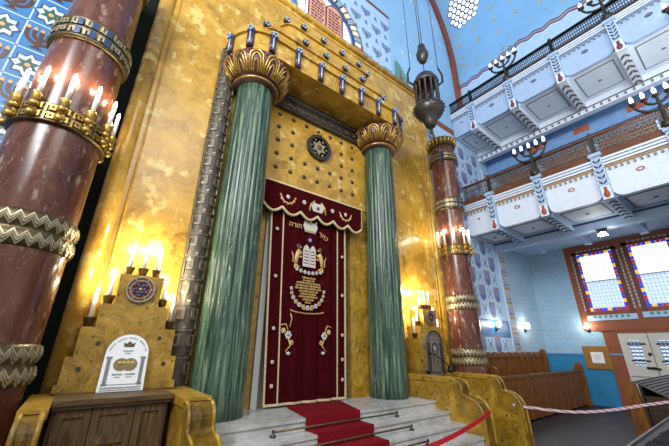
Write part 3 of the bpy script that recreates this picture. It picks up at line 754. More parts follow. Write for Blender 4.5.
for x, s in ((2.88, -1), (3.64, 1)):
    b = MB(); rose(b, x, 1.92, .07, 0, 2); rose(b, x+s*.1, 1.99, .05, 1, 0); rose(b, x-s*.07, 1.80, .045, 1, 2)
    b.tube([(x, YE, 1.87), (x-s*.05, YE, 1.75), (x+s*.04, YE, 1.66)], .012, 5, 1); b.tube([(x, YE, 1.97), (x+s*.06, YE, 2.1), (x+s*.15, YE, 2.08)], .012, 5, 1)
    if s < 0: b.tube([(x+.02, YE, 2.05), (x+.05, YE, 2.2), (x+.02, YE, 2.28)], .012, 5, 1)
    b.ball((x-s*.02, YE, 1.63), (.05, .01, .03), 6, 0); b.build('flower_spray', em, cu)
for x in (2.64, 4.07):
    for z in (3.78, 2.9, 2.02, 1.5, 1.15) if x < 3 else (3.5, 2.7, 1.95, 1.52, 1.18):
        b = MB(); rose(b, x, z, .034, 0, 1); lean(b).build('small_rosette', em, cu)
va = thing('valance', 'dark red velvet valance with scalloped cream fringe across the top of the ark curtain', 'valance', (3.47, 5.0, 4.15))
VX0, VX1 = 2.15, 4.57; ns = 6; sw = (VX1-VX0)/ns
low = []
for k in range(ns):
    for i in range(9): low.append((VX0+sw*(k+i/8), 4.21-.12*sin(pi*i/8)))
b = MB(); b.prism([(VX0, 4.70)]+low+[(VX1, 4.70)], 'Y', 5.0, 5.03); b.build('cloth', VEL, va)
b = MB(); b.tube([(x, 5.0, z) for x, z in low], .028, 6); b.tube([(VX0, 4.995, 4.22), (VX0, 4.995, 4.7), (VX1, 4.995, 4.7), (VX1, 4.995, 4.22)], .02, 6); b.build('fringe', CREAM, va)
YE = 4.993
for x in (2.66, 4.10):
    b = MB(); b.ball((x, YE, 4.45), (.045, .012, .045), 8, 0)
    b.tube([(x+.15*cos(t_), YE, 4.46+.15*sin(t_)) for t_ in [pi*1.02+pi*.96*i/10 for i in range(11)]], [.006]+[.02]*9+[.006], 6, 1)
    for i in range(7): t_ = pi+pi*i/6; b.ball((x+.165*cos(t_), YE, 4.46+.165*sin(t_)), (.022, .01, .022), 6, 1)
    b.build('crescent_spray', em, va)
for x in (3.03, 3.74): b = MB(); rose(b, x, 4.44, .05, 0, 1); b.build('rosette', em, va)
b = MB(); flat(b, [(3.25, 4.31), (3.47, 4.31), (3.52, 4.43), (3.45, 4.51), (3.36, 4.49), (3.27, 4.51), (3.20, 4.43)], 0); b.ball((3.36, YE-.01, 4.39), (.04, .02, .04), 6, 3)
for s in (-1, 1): b.tube([(3.36+s*.2, YE, 4.29), (3.36+s*.17, YE, 4.45), (3.36+s*.08, YE, 4.54)], .016, 6, 1)
b.build('crown', em, va)

# ------------------------------------------------------------------ marble stairs, carpet, rods
st = thing('marble_stairs', 'white marble platform and steps in front of the ark curtain', 'steps', (CX, 4.2, 0))
ED = [4.2-.29*k for k in range(6)]; ZS = [.83-.14*k for k in range(6)]
for k in range(6):
    b = MB(); yb = 5.45 if k == 0 else ED[k-1]
    x0, x1 = 1.31, 5.59
    b.box(x0, x1, ED[k], yb, 0, ZS[k]-.035); b.box(x0, x1, ED[k]-.02, yb, ZS[k]-.035, ZS[k])
    b.build('platform' if k == 0 else 'step', WMAR, st)
ca = MB(); cx0, cx1 = 2.72, 3.68
ca.prism([(cx0, ED[0]-.03), (cx1, ED[0]-.03), (4.0, 5.06), (2.92, 5.06)], 'Z', .833, .85)
for k in range(6):
    if k: ca.box(cx0, cx1, ED[k]-.03, ED[k-1]-.004, ZS[k]+.002, ZS[k]+.02)
    ca.box(cx0, cx1, ED[k]-.045, ED[k]-.022, ZS[k]-.137 if k < 5 else 0.002, ZS[k]+.02)
tag(ca.build('stair_carpet', CARP), 'red carpet runner covering the middle of the marble steps', 'carpet')
names = ['uppermost brass stair rod across the red carpet', 'second brass stair rod from the top across the red carpet', 'third brass stair rod from the top across the red carpet']
rod0 = thing('stair_rod', names[0], 'stair rod', (3.32, ED[0]-.09, ZS[1]), 'brass stair rods')
z = ZS[1]+.055; y = ED[0]-.09
b = MB(); b.tube([(2.2, y, z), (4.44, y, z)], .012, 8); b.build('bar', DGOLD, rod0)
for x in (2.2, 4.44):
    b = MB(); b.lathe([(.04, -.053), (.035, -.03), (.012, -.02), (.012, 0), (.022, .01), (.005, .03)], (x, y, z), 10); b.build('bracket', IRON, rod0)
for k in (1, 2): copy_tree(rod0, (3.32, ED[k]-.09, ZS[k+1]), names[k])

# ------------------------------------------------------------------ yellow wing walls
def wing(x0, x1, label, mat):
    t = thing('wing_wall', label, 'low wall', ((x0+x1)/2, 4.3, 0), 'low yellow stone walls')
    pr = [(5.03, 1.2), (3.86, 1.2)]
    pr += [(3.80+.16*cos(a), 1.04+.16*sin(a)) for a in [pi/2+pi*.55*i/6 for i in range(7)]]
    pr += [(3.64, .985), (3.61, .95)]
    pr += [(3.56+.27*cos(a)*1.0, .66+.28*sin(a)) for a in [pi*.52+pi*.48*i/8 for i in range(9)]]
    pr += [(3.28, .5), (3.26, .0)]
    b = MB(); b.prism([(5.03, 0)]+pr, 'X', x0+.02, x1-.02); b.build('slab', mat, t)
    b = MB()
    for x in (x0+.03, x1-.03): b.tube([(x, y, z) for y, z in pr], .022, 8)
    b.prism([(y, z+.03) for y, z in pr[:2]]+[(y, z-.05) for y, z in pr[:2]][::-1], 'X', x0, x1)
    P2 = pr; 
    for (a, c), (d, e) in zip(P2[1:-1], P2[2:]):
        b.hexa([(x0+.03, a, c), (x1-.03, a, c), (x1-.03, a+.03, c-.02), (x0+.03, a+.03, c-.02), (x0+.03, d, e), (x1-.03, d, e), (x1-.03, d+.03, e-.02), (x0+.03, d+.03, e-.02)])
    b.build('coping', mat, t)
wing(1.01, 1.31, 'low yellow stone wall with scrolled end between wooden cabinet and marble steps', YELD)
wing(5.59, 5.89, 'low yellow stone wall with scrolled end on the right edge of the marble steps', YELD)
wing(-.24, -.04, 'low yellow stone wall left of the wooden cabinet, under the left red-brown column', YELD)
wing(6.95, 7.165, 'outer yellow stone wall with scrolled end where the striped barrier tape is tied', YELD)

# ------------------------------------------------------------------ stepped candle stands, cabinet, plaque
def cand_stand(cx, side, label):
    t = thing('candle_stand', label, 'candle stand', (cx, 4.98, 1.28), 'stepped yellow candle stands')
    W = [.565, .50, .37, .235]; Z = [1.285, 1.61, 1.93, 2.20, 2.58]
    pl = [(cx-W[0], Z[0])]
    for k in range(4): pl += [(cx-W[k], Z[k]), (cx-W[k], Z[k+1])]
    pr = [(2*cx-x, z) for x, z in pl][::-1]
    pl[-1] = (cx-W[3]*1.08, Z[4]); pr[0] = (cx+W[3]*1.08, Z[4])
    b = MB(); b.prism(pl[1:]+pr[:-1], 'Y', 4.8, 5.175); b.box(cx-W[0]-.03, cx+W[0]+.03, 4.78, 5.175, 1.247 if side == 'left' else 0, 1.33)
    b.build('stepped_body', YELD, t)
    def cand(x, z, H=.28):
        y = 4.93
        b = MB(); b.lathe([(.03, 0), (.04, .0), (.062, .10), (.066, .115), (.03, .115)], (x, y, z), 12); h = b.build('holder', DGOLD, t)
        b = MB(); b.lathe([(.024, .11), (.022, .11+H)], (x, y, z), 10); c = b.build('candle', CANDLE, t)
        b = MB(); b.lathe([(.008, .11+H), (.016, .125+H), (.014, .15+H), (.002, .18+H)], (x, y, z), 8); b.build('flame', FLAME, c)
    for s in (-1, 1): cand(cx+s*.165, Z[4]); cand(cx+s*.305, Z[3]); cand(cx+s*.44, Z[2])
    cand(cx, Z[4])
    b = MB(); disc(b, cx, 0, 2.40, .0, .165, 4.775, 4.8, 28, 0); disc(b, cx, 0, 2.40, .145, .165, 4.76, 4.79, 28, 1); disc(b, cx, 0, 2.40, .105, .118, 4.765, 4.79, 28, 1)
    for k in range(6):
        a = k*pi/3+pi/6; b.ball((cx+.085*cos(a), 4.772, 2.40+.085*sin(a)), (.032, .01, .032), 8, 2)
        a = k*pi/3; b.ball((cx+.05*cos(a), 4.772, 2.40+.05*sin(a)), (.022, .008, .022), 8, 3)
        b.ball((cx+.13*cos(a), 4.772, 2.40+.13*sin(a)), (.014, .008, .014), 6, 1)
    b.ball((cx, 4.768, 2.40), (.022, .012, .022), 8, 1); b.build('rosette', [MARN, SILV, TBRN, BLUG], t)
    for x, z in ((-.42, 1.48), (-.3, 1.75), (.33, 1.82), (.43, 1.52)):
        b = MB(); disc(b, cx+x, 0, z, 0, .025, 4.792, 4.803, 10, 0); b.build('bolt_hole', IRON, t)
    for dx, zz in ((-.165, 3.05), (0, 3.05), (.165, 3.05), (-.305, 2.67), (.305, 2.67), (-.44, 2.40), (.44, 2.40)): lamp(cx+dx, 4.92, zz+.03, 8, (1, .90, .66), .02)
    return t
cand_stand(.52, 'left', 'stepped yellow stone stand with seven electric candles above the wooden cabinet')
rs = cand_stand(6.48, 'right', 'stepped yellow stone stand with seven electric candles between right green and red-brown columns')
# embossed arched door on the right stand
b = MB(); cx = 6.47
b.prism([(cx-.285, 1.18), (cx+.285, 1.18), (cx+.285, 1.83)]+[(cx+.285*cos(a), 1.83+.285*sin(a)) for a in [pi*i/14 for i in range(1, 14)]]+[(cx-.285, 1.83)], 'Y', 4.74, 4.8)
dr = b.build('arched_panel', GRYP, rs); b = MB()
b.tube([(cx-.272, 4.735, 1.20), (cx-.272, 4.735, 1.83)]+[(cx+.272*cos(pi-a), 4.735, 1.83+.272*sin(a)) for a in [pi*i/14 for i in range(1, 14)]]+[(cx+.272, 4.735, 1.83), (cx+.272, 4.735, 1.20)], .016, 6, 0)
b.tube([(cx+.1*cos(a), 4.735, 1.72+.12*sin(a)) for a in [2*pi*i/18 for i in range(18)]], .012, 6, 0, True); b.ball((cx, 4.735, 1.72), (.05, .02, .06), 8, 1)
for s in (-1, 1):
    b.box(cx+s*.2-.018, cx+s*.2+.018, 4.725, 4.74, 1.25, 1.85, 0)
    for k in range(4): b.ball((cx+s*.07, 4.735, 1.42+.05*k), (.025, .01, .016), 6, 0)
for k in range(9): a = pi*k/8; b.ball((cx+(.215)*cos(a), 4.735, 1.83+.215*sin(a)), (.016, .012, .016), 6, 0)
b.build('embossed_relief', [IRON, SILV], dr)
t = thing('gooseneck_lamp', 'black gooseneck lamp leaning in front of the embossed arched panel', 'lamp', (6.3, 4.72, 1.2))
b = MB(); b.tube([(6.24, 4.70, 1.64), (6.38, 4.62, 1.56), (6.56, 4.56, 1.44), (6.66, 4.54, 1.36)], .012, 8); b.ball((6.24, 4.71, 1.64), .03, 8); b.build('arm', BLACK, t)
b = MB(); b.lathe([(.02, .09), (.05, .07), (.075, -.02), (.07, -.03), (.03, -.035)], (6.69, 4.54, 1.29), 12); b.ball((6.69, 4.54, 1.29), (.085, .06, .06), 8); b.build('lamp_head', BLACK, t)
b = MB(); b.tube([(6.69, 4.56, 1.26), (6.5, 4.7, 1.24), (6.2, 4.72, 1.26), (6.1, 4.7, 1.26)], .008, 6); b.ball((6.12, 4.72, 1.27), (.05, .04, .03), 8); b.build('cable', BLACK, t)
b = MB().box(5.93, 6.92, 4.3, 5.18, 0, 1.18, 0).box(5.91, 6.94, 4.25, 5.18, 1.2, 1.28, 0)
def cabinet(x0, x1, label):
    t = thing('cabinet', label, 'cabinet', ((x0+x1)/2, 4.7, 0), 'oak cabinets under the candle stands')
    b = MB().box(x0, x1, 4.27, 5.17, 0, 1.165); b.build('body', CABW, t)
    b = MB().box(x0-.02, x1+.02, 4.17, 5.18, 1.2, 1.245).box(x0-.005, x1+.005, 4.2, 5.18, 1.165, 1.202); b.build('top', CABX, t)
    w = (x1-x0); bounds = [(x0+.03, x0+w*.31), (x0+w*.31+.01, x0+w*.68), (x0+w*.68+.01, x1-.03)]
    for k, (a, c) in enumerate(bounds):
        b = MB().box(a, a+.06, 4.235, 4.27, .08, 1.155).box(c-.06, c, 4.235, 4.27, .08, 1.155).box(a+.06, c-.06, 4.235, 4.27, 1.09, 1.155).box(a+.06, c-.06, 4.235, 4.27, .08, .2)
        if k == 1: b.box(a+.06, c-.06, 4.235, 4.27, .84, .92)
        b.box(a+.06, c-.06, 4.255, 4.27, .2, 1.09)
        d = b.build('door', CABW, t)
        b = MB(); b.ball((a+.035 if k else c-.035, 4.225, .72), .018, 8); b.build('knob', IRON, d)
cabinet(-.02, .97, 'brown oak cabinet with panelled doors under the left candle stand')
# memorial plaque
t = thing('memorial_plaque', 'white round-headed memorial plaque leaning on the left yellow candle stand', 'plaque', (.53, 4.70, 1.247))
px = .53; W = .225
sh = lambda v: [(x, y+(z-1.285)*.13, z-.036) for x, y, z in v]
b = MB(); b.prism([(px-W, 1.285), (px+W, 1.285), (px+W*.97, 1.67)]+[(px+W*.97*cos(a), 1.67+.22*sin(a)) for a in [pi*i/16 for i in range(1, 16)]]+[(px-W*.97, 1.67)], 'Y', 4.66, 4.685); b.v = sh(b.v); b.build('board', PLAQ, t)
b = MB(); y0, y1 = 4.655, 4.662
for s in (-1, 1):
    b.box(px+s*.17-.018, px+s*.17+.018, y0, y1, 1.36, 1.62, 0); b.box(px+s*.17-.028, px+s*.17+.028, y0, y1, 1.62, 1.645, 0); b.box(px+s*.17-.028, px+s*.17+.028, y0, y1, 1.345, 1.365, 0)
b.box(px-.15, px+.15, y0, y1, 1.352, 1.358, 0)
b.v = sh(b.v); b.build('printed_pillars', INK, t)
b = MB(); b.prism([(px-.05, 1.75), (px+.05, 1.75), (px+.06, 1.80), (px+.03, 1.785), (px, 1.815), (px-.03, 1.785), (px-.06, 1.80)], 'Y', y0, y1, 0); b.v = sh(b.v); b.build('printed_crown', DGOLD, t)
b = MB()
for s in (-1, 1): b.prism([(px+s*.045+.075*cos(a), 1.56+.068*sin(a)) for a in [2*pi*i/18 for i in range(18)]], 'Y', y0-(.001 if s > 0 else 0), y1, 0)
for k in range(4): b.box(px-.075+.042*k, px-.048+.042*k, y0-.004, y0-.001, 1.575, 1.592, 1)
b.v = sh(b.v); b.build('photo_oval', [plain('dark_gilt_oval', '#84724a', .5, .2, var=.4, scale=60), glow('gold_leaf', '#e8c860', .0)], t)
b = MB(); random.seed(9)
def marks(x0, x1, z, h):
    x = x0
    while x < x1: w = random.uniform(.005, .011); b.box(x, x+w, y0, y1, z, z+h*random.uniform(.7, 1)); x += w+.004
marks(px-.2, px+.2, 1.315, .018); marks(px-.2, px+.2, 1.295, .012); marks(px-.11, px-.015, 1.45, .018); marks(px+.015, px+.11, 1.45, .018); marks(px-.08, px-.03, 1.425, .01); marks(px+.03, px+.08, 1.425, .01); marks(px-.05, px+.05, 1.70, .014); marks(px-.03, px+.03, 1.675, .01)
for k in range(26):
    if k % 6 == 5: continue
    a = R(165-150*k/25); cx, cz = px+.19*cos(a), 1.665+.185*sin(a); b.box(cx-.004, cx+.004, y0, y1, cz-.009, cz+.009)
b.v = sh(b.v); b.build('printed_marks', INK, t)

# ------------------------------------------------------------------ galleries
def gallery(name, label, dz, upper):
    g = thing(name, label, 'gallery', (10, 0, 0))
    rail, mesh0, board0, corn0, dent0, par0, pil0, eye, br0, br1 = (11.02, 10.60, 10.45, 10.24, 10.12, 9.38, 9.22, 9.92, 9.22, 9.13) if upper else (7.2, 6.66, 6.46, 6.22, 6.08, 5.33, 5.28, 5.86, 5.28, 5.2)
    st_, y0 = (1.41, 4.57) if upper else (1.455, 4.48)
    PY = [y0-st_*k for k in range(6)]; BAYS = [(5.44, PY[0])]+[(PY[k], PY[k+1]) for k in range(5)]
    ptop = 10.40 if upper else 6.60
    L0 = 5.44-PY[0]; m0_ = (5.44+PY[0])/2
    b = MB().box(10.0, 14.38 if not upper else 10.94, -5, 5.44, corn0, board0); b.build('deck', GALB, g)
    b = MB(); hc = board0-corn0
    for k in range(3): b.box(9.90+.02*k, 10.05, -5, 5.44, board0-hc*(.30+.32*k), board0-hc*(.06+.32*k), 0)
    b.box(9.97, 10.05, -5, 5.44, corn0, board0, 1); b.build('cornice', [GALW, NAVY], g)
    b = MB(); y = 5.4
    while y > -4.5: b.box(9.95, 10.0, y-.045, y, dent0, corn0-.03, 0); y -= .125
    b.box(9.965, 10.0, -5, 5.44, corn0-.045, corn0, 1); b.build('dentil_row', [plain('dentil_grey', '#8f8a86', .6), OCHRE if not upper else GALM], g)
    b = MB().box(9.96, 10.04, -5, 5.44, board0, mesh0); b.build('rail_board', RAILW if not upper else plain('dark_rail_wood', '#3a241c', .5), g)
    b = MB().box(9.95, 10.05, -5, 5.44, rail-.05, rail); b.build('handrail', BLACK if upper else RAILW, g)
    # parapet panels with rounded lower corners
    W = st_-.2
    def parapet(L):
        p = [(-L/2, corn0), (L/2, corn0)]; rr = .22 if L > .9 else .12
        p += [(L/2-rr+rr*cos(a), par0+rr+rr*sin(a)) for a in [-pi/2*i/5 for i in range(6)]]
        p += [(-L/2+rr+rr*cos(a), par0+rr+rr*sin(a)) for a in [-pi/2-pi/2*i/5 for i in range(6)]]
        b = MB(); b.prism(p, 'X', 10.0, 10.12, 0)
        return b
    pm = GALW if not upper else GALB
    o = parapet(W).build('parapet_panel', pm, g); zc = eye
    b = MB()
    for i in range(16):
        a0, a1 = 2*pi*i/16, 2*pi*(i+1)/16
        q = [(r*1.5*cos(a), zc+r*sin(a)) for r, a in ((.035, a0), (.055, a0), (.055, a1), (.035, a1))]
        b.hexa([(9.985, y, z) for y, z in q]+[(10.0, y, z) for y, z in q], 0)
    b.ball((9.995, 0, zc), (.01, .035, .02), 8, 1); b.build('eye_rosette', [TERRA if not upper else SHLDK, GALW if not upper else MARN], o)
    for k in range(1, 6):
        y = (BAYS[k][0]+BAYS[k][1])/2
        if k == 1: o.location = (0, y, 0)
        else: copy_part(o, g, (0, y, 0))
    o = parapet(L0-.11).build('parapet_panel', pm, g); o.location = (0, m0_+.05, 0)
    b = MB()
    b.ball((9.995, 0, zc), (.012, .05, .035), 8, 0); b.build('eye_rosette', TERRA if not upper else SHLDK, o)
    # pilasters
    b = MB().box(9.86, 10.02, -.11, .11, pil0, ptop-.1).box(9.82, 10.02, -.14, .14, ptop-.1, ptop); pil = b.build('pilaster', GALB, g)
    b = MB()
    nch = 5; z0 = pil0+.36
    for k in range(nch):
        z = z0+.05+k*((ptop-.14)-z0-.05)/nch
        for s in (-1, 1): b.hexa([(9.85, s*.01, z), (9.85, s*.085, z+.06), (9.85, s*.085, z+.11), (9.85, s*.01, z+.05), (9.865, s*.01, z), (9.865, s*.085, z+.06), (9.865, s*.085, z+.11), (9.865, s*.01, z+.05)], 0)
        for s in (-1, 1): b.box(9.85, 9.865, s*.095-.01, s*.095+.01, z, z+.1, 1)
    b.build('leaf_chevrons', [NAVY, GALW], pil)
    b = MB().box(9.852, 9.865, -.1, .1, pil0, pil0+.36, 0); b.ball((9.85, 0, pil0+.13), (.03, .07, .1), 10, 1); b.tube([(9.85, 0, pil0+.2), (9.85, 0, pil0+.3)], [.03, .035], 8, 1); b.ball((9.85, 0, pil0+.31), (.03, .045, .02), 8, 1)
    b.build('jug_relief', [GALW, TERRA if not upper else MARN], pil)
    for k, y in enumerate(PY):
        if k == 0: pil.location = (0, y, 0)
        else: copy_part(pil, g, (0, y, 0))
    # brackets under the deck
    b = MB(); b.hexa([(9.88, -.11, br0), (9.88, .11, br0), (11.7, .11, br1), (11.7, -.11, br1), (9.88, -.11, br0+.3), (9.88, .11, br0+.3), (11.7, .11, br1+.3), (11.7, -.11, br1+.3)], 0)
    br = b.build('bracket', GALB if not upper else GALW, g); b = MB()
    for k in range(6):
        x = 10.05+k*.27; z = br0+(br1-br0)*(x-9.88)/1.82
        z2 = br0+(br1-br0)*(x+.2-9.88)/1.82
        for s in (-1, 1): b.hexa([(x, s*.005, z-.012), (x+.12, s*.095, z-.012), (x+.2, s*.095, z2-.012), (x+.1, s*.005, z2-.012), (x, s*.005, z+.005), (x+.12, s*.095, z+.005), (x+.2, s*.095, z2+.005), (x+.1, s*.005, z2+.005)], 0)
    b.build('chevron_row', NAVY if not upper else plain('chevron_brown', '#5f5148', .6), br)
    for k, y in enumerate(PY):
        if k == 0: br.location = (0, y, 0)
        else: copy_part(br, g, (0, y, 0))
    # soffit bays with framed panel
    def soffit(L):
        b = MB()
        za, zb = par0+.03, par0+(.07 if not upper else -.02)
        S = lambda x, d=0: za+(zb-za)*(x-10.1)/1.6-d
        b.hexa([(10.1, -L/2, za), (11.7, -L/2, zb), (11.7, L/2, zb), (10.1, L/2, za), (10.1, -L/2, za+.08), (11.7, -L/2, zb+.08), (11.7, L/2, zb+.08), (10.1, L/2, za+.08)], 0)
        k = L/2-.13
        for x0, x1, y0, y1 in ((10.28, 10.31, -k, k), (11.41, 11.44, -k, k), (10.28, 11.44, -k, -k+.03), (10.28, 11.44, k-.03, k)):
            b.hexa([(x0, y0, S(x0, .012)), (x1, y0, S(x1, .012)), (x1, y1, S(x1, .012)), (x0, y1, S(x0, .012)), (x0, y0, S(x0)), (x1, y0, S(x1)), (x1, y1, S(x1)), (x0, y1, S(x0))], 1)
        b.hexa([(10.31, -k+.03, S(10.31, .006)), (11.41, -k+.03, S(11.41, .006)), (11.41, k-.03, S(11.41, .006)), (10.31, k-.03, S(10.31, .006)), (10.31, -k+.03, S(10.31)), (11.41, -k+.03, S(11.41)), (11.41, k-.03, S(11.41)), (10.31, k-.03, S(10.31))], 2)
        b.ball((10.9, 0, S(10.9, .01)), (.05, .05, .015), 8, 1)
        return b
    sm = [GALM if not upper else GALW, NAVY if not upper else INK, GALG if not upper else GALW]
    if not upper: sm[0] = GALB
    o = soffit(W).build('soffit_panel', sm, g)
    for k in range(1, 6):
        y = (BAYS[k][0]+BAYS[k][1])/2
        if k == 1: o.location = (0, y, 0)
        else: copy_part(o, g, (0, y, 0))
    o = soffit(L0-.11).build('soffit_panel', sm, g); o.location = (0, m0_+.05, 0)
    # inner beam carrying the brackets
    if not upper:
        b = MB().box(11.65, 11.95, -5, 5.44, 5.08, 5.40, 0).box(11.64, 11.96, -5, 5.44, 5.32, 5.37, 1).box(11.95, XW, -5, 5.44, 5.42, 5.5, 0)
        b.build('inner_beam', [GALB, NAVY], g)
        b = MB().box(11.95, 13.4, -.1, .1, 5.12, 5.46, 0); cb = b.build('cross_beam', GALB, g)
        b = MB()
        for k in range(4): b.box(12.05+k*.3, 12.2+k*.3, -.075, .075, 5.105, 5.122, 0)
        b.build('beam_inlay', GALM, cb)
        for k, y in enumerate(PY):
            if k == 0: cb.location = (0, y, 0)
            else: copy_part(cb, g, (0, y, 0))
    else:
        b = MB().box(11.62, 11.85, -5, 5.44, 8.96, 9.36, 0).box(11.60, 11.86, -5, 5.44, 9.12, 9.15, 1)
        y = 5.3
        while y > -4.5: b.box(11.58, 11.62, y-.06, y, 9.0, 9.08, 2); y -= .2
        b.box(11.85, XW, -5, 5.44, 9.36, 9.44, 0); b.box(12.3, 12.5, -5, 5.44, 8.55, 9.36, 3)
        for k in range(4): b.box(12.27, 12.3, 3.3-1.45*k, 3.75-1.45*k, 8.75, 8.95, 4)
        b.build('inner_beam', [GALW, NAVY, INK, GALM, TERRA], g)
    # railing: post and bays of close bars
    b = MB().box(9.955, 10.045, -.045, .045, board0, rail+.04); b.ball((10, 0, rail+.07), (.05, .05, .05), 8); po = b.build('rail_post', BLACK if upper else IRON, g)
    for k, y in enumerate(PY):
        if k == 0: po.location = (0, y, 0)
        else: copy_part(po, g, (0, y, 0))
    def rails(L):
        b = MB(); n = int(L/.055)
        for i in range(n): y = -L/2+L*(i+.5)/n; b.box(9.992, 10.008, y-.009, y+.009, mesh0, rail-.05)
        for k in range(4): b.box(9.99, 10.01, -L/2, L/2, mesh0+.06+k*.11, mesh0+.075+k*.11)
        if not upper:
            for i in range(n//2): y = -L/2+L*(2*i+1)/n; b.box(9.985, 10.015, y-.02, y+.02, mesh0+.06, mesh0+.12); b.box(9.985, 10.015, y-.02, y+.02, mesh0+.28, mesh0+.34)
        return b
    o = rails(st_-.09).build('railing_panel', MESHG if not upper else BLACK, g)
    for k in range(1, 6):
        y = (BAYS[k][0]+BAYS[k][1])/2
        if k == 1: o.location = (0, y, 0)
        else: copy_part(o, g, (0, y, 0))
    o = rails(L0-.09).build('railing_panel', MESHG if not upper else BLACK, g); o.location = (0, m0_+.03, 0)
    return g
gallery('gallery_balcony', 'lower gallery with white panels, blue pilasters, terracotta jugs and close taupe railing', 0, False)
gallery('gallery_balcony', 'upper gallery with pale blue front, dark railing and white framed soffits', 3.83, True)
# benches seen through the lower railing
gb = thing('gallery_bench', 'x', 'bench', (10.9, 3.87, 6.46), 'brown benches behind the lower gallery railing')
b = MB().box(11.0, 11.06, 3.25, 4.49, 6.95, 7.5, 0).box(10.5, 11.0, 3.25, 4.49, 6.9, 6.95, 0); b.build('bench_back', RAILW, gb)
b = MB().box(10.5, 11.06, 3.2, 3.25, 6.46, 7.2, 0).box(10.5, 11.06, 4.49, 4.54, 6.46, 7.2, 0); b.build('bench_end', PALEB, gb)
gb['label'] = 'brown bench behind the lower gallery railing, second bay from the end wall'
for k, w in ((1, 'third'), (2, 'fourth'), (3, 'fifth')): copy_tree(gb, (10.9, 3.87-1.47*k, 6.46), 'brown bench behind the lower gallery railing, %s bay from the end wall' % w)
# menorah lamps on the gallery fronts
MENM = plain('dark_menorah_bronze', '#3f382c', .45, .4, var=.3, scale=20)
def menorah(loc, label):
    t = thing('menorah_lamp', label, 'menorah', loc, 'five-branched menorah lamps on the galleries')
    x, y, z = loc; w = .43
    b = MB(); b.lathe([(.12, -.16), (.12, .03), (.05, .06), (.03, .12), (.05, .2), (.035, .22), (.032, .72), (.03, .76)], loc, 12); b.build('stem', MENM, t)
    b = MB()
    for r in (w, w*.5):
        b.tube([(x, y+r*cos(a), z+.76-(r*.85)*sin(a)) for a in [pi*i/16 for i in range(17)]], .032, 7)
        for k in range(3): a = pi*(k+1)/4; b.ball((x, y+r*cos(a), z+.76-r*.85*sin(a)), .045, 7)
    b.build('arms', MENM, t)
    for k in range(5):
        yy = y+(-w+w*.5*k)
        b = MB(); b.lathe([(.03, -.02), (.075, .03), (.085, .07), (.03, .075)], (x, yy, z+.75), 10); c = b.build('cup', MENM, t)
        b = MB(); b.lathe([(.035, .075), (.035, .16), (.045, .2), (.03, .25), (.002, .3)], (x, yy, z+.75), 9); b.build('bulb', CUPW, c)
    return t
m0 = menorah((9.9, 3.025, 6.74), 'menorah lamp on the lower gallery rail nearest the ark')
def mcopy(loc, label): return copy_tree(m0, loc, label)
mcopy((9.9, .115, 6.74), 'menorah lamp on the lower gallery rail towards the right edge')
mcopy((9.9, 3.16, 10.56), 'menorah lamp on the upper gallery rail nearest the ark')
mcopy((9.9, .34, 10.56), 'menorah lamp on the upper gallery rail cut by the top edge')
m4 = mcopy((9.72, -1.07, 8.75), 'menorah lamp in front of the upper gallery at the top right corner')
b = MB(); b.tube([(9.72, -1.07, 8.62), (9.62, -1.07, 8.7), (9.6, -1.07, 9.0), (9.7, -1.07, 9.3), (9.87, -1.07, 9.42)], .03, 7); b.ball((9.85, -1.07, 9.42), (.03, .08, .08), 8); b.build('wall_arm', MENM, m4)
b = MB()
# ------------------------------------------------------------------ side wall windows, door, notice
def stained(idx, y1, y0, z0, z1, label):
    b = MB().box(XW-.035, XW-.03, y0, y1, (z0+z1)/2, z1, 0).box(XW-.035, XW-.03, y0, y1, z0, (z0+z1)/2, 1)
    w = struct(b.build('window_%d' % idx, [GLASS, GLASSB]), label, 'window')
    b = MB(); cols = [2, 3, 4, 3, 2, 3, 5]; s = .09; k = 0
    for y in (y0, y1-s):
        z = z0
        while z < z1-.01: b.box(XW-.05, XW-.036, y, y+s, z, min(z+.115, z1), (0, 1, 2, 1, 3)[k % 5]); z += .12; k += 1
    for z in (z0, z1-s):
        y = y0+s
        while y < y1-s: b.box(XW-.05, XW-.036, y, min(y+.115, y1-s), z, z+s, (0, 1, 2, 1, 3)[k % 5]); y += .12; k += 1
    b.build('colored_border', [GRED, GBLU, GYEL, GPUR], w)
    b = MB().box(XW-.055, XW-.036, y0, y1, (z0+z1)/2-.02, (z0+z1)/2+.02)
    for k in range(1, 9): y = y0+s+(y1-y0-2*s)*k/9; b.box(XW-.04, XW-.034, y-.0045, y+.0045, z0, z1)
    for k in range(1, 17): z = z0+(z1-z0)*k/17; b.box(XW-.04, XW-.034, y0, y1, z-.0045, z+.0045)
    b.build('leading', plain('window_lead', '#93a4b8', .6), w)
    b = MB()
    for (ya, yb, za, zb) in ((y0-.13, y0, z0-.2, z1+.1), (y1, y1+.13, z0-.2, z1+.1), (y0-.13, y1+.13, z1, z1+.1)): b.box(XW-.06, XW-.03, ya, yb, za, zb, 0)
    n = int((z1-z0)/.12)
    for k in range(n):
        for y in (y0-.15, y1+.15): b.ball((XW-.045, y, z0+.06+k*.12), (.015, .035, .055), 6, 1)
    for k in range(8): b.ball((XW-.045, y0+(y1-y0)*(k+.5)/8, z1+.11), (.015, .06, .035), 6, 1)
    b.box(XW-.09, XW-.03, y0-.15, y1+.15, z0-.32, z0-.14, 2)
    for k in range(7): b.ball((XW-.095, y0+(y1-y0)*(k+.5)/7, z0-.2), (.012, .05, .05), 6, 3)
    b.build('window_frame', [plain('frame_brown', '#6b3a26', .6), GALG, PALEB, LEAFG], w)
stained(1, 3.75, 2.69, 3.0, 5.05, 'tall stained window with coloured border, farther from the right edge')
stained(2, 2.25, 1.19, 3.03, 5.1, 'tall stained window with coloured border, cut by the right edge')
b = MB().box(XW-.06, XW-.005, 1.75, 3.2, 0, 2.25, 0)
d = struct(b.build('door_1', DOORW), 'white double door with small grilled lights', 'door')
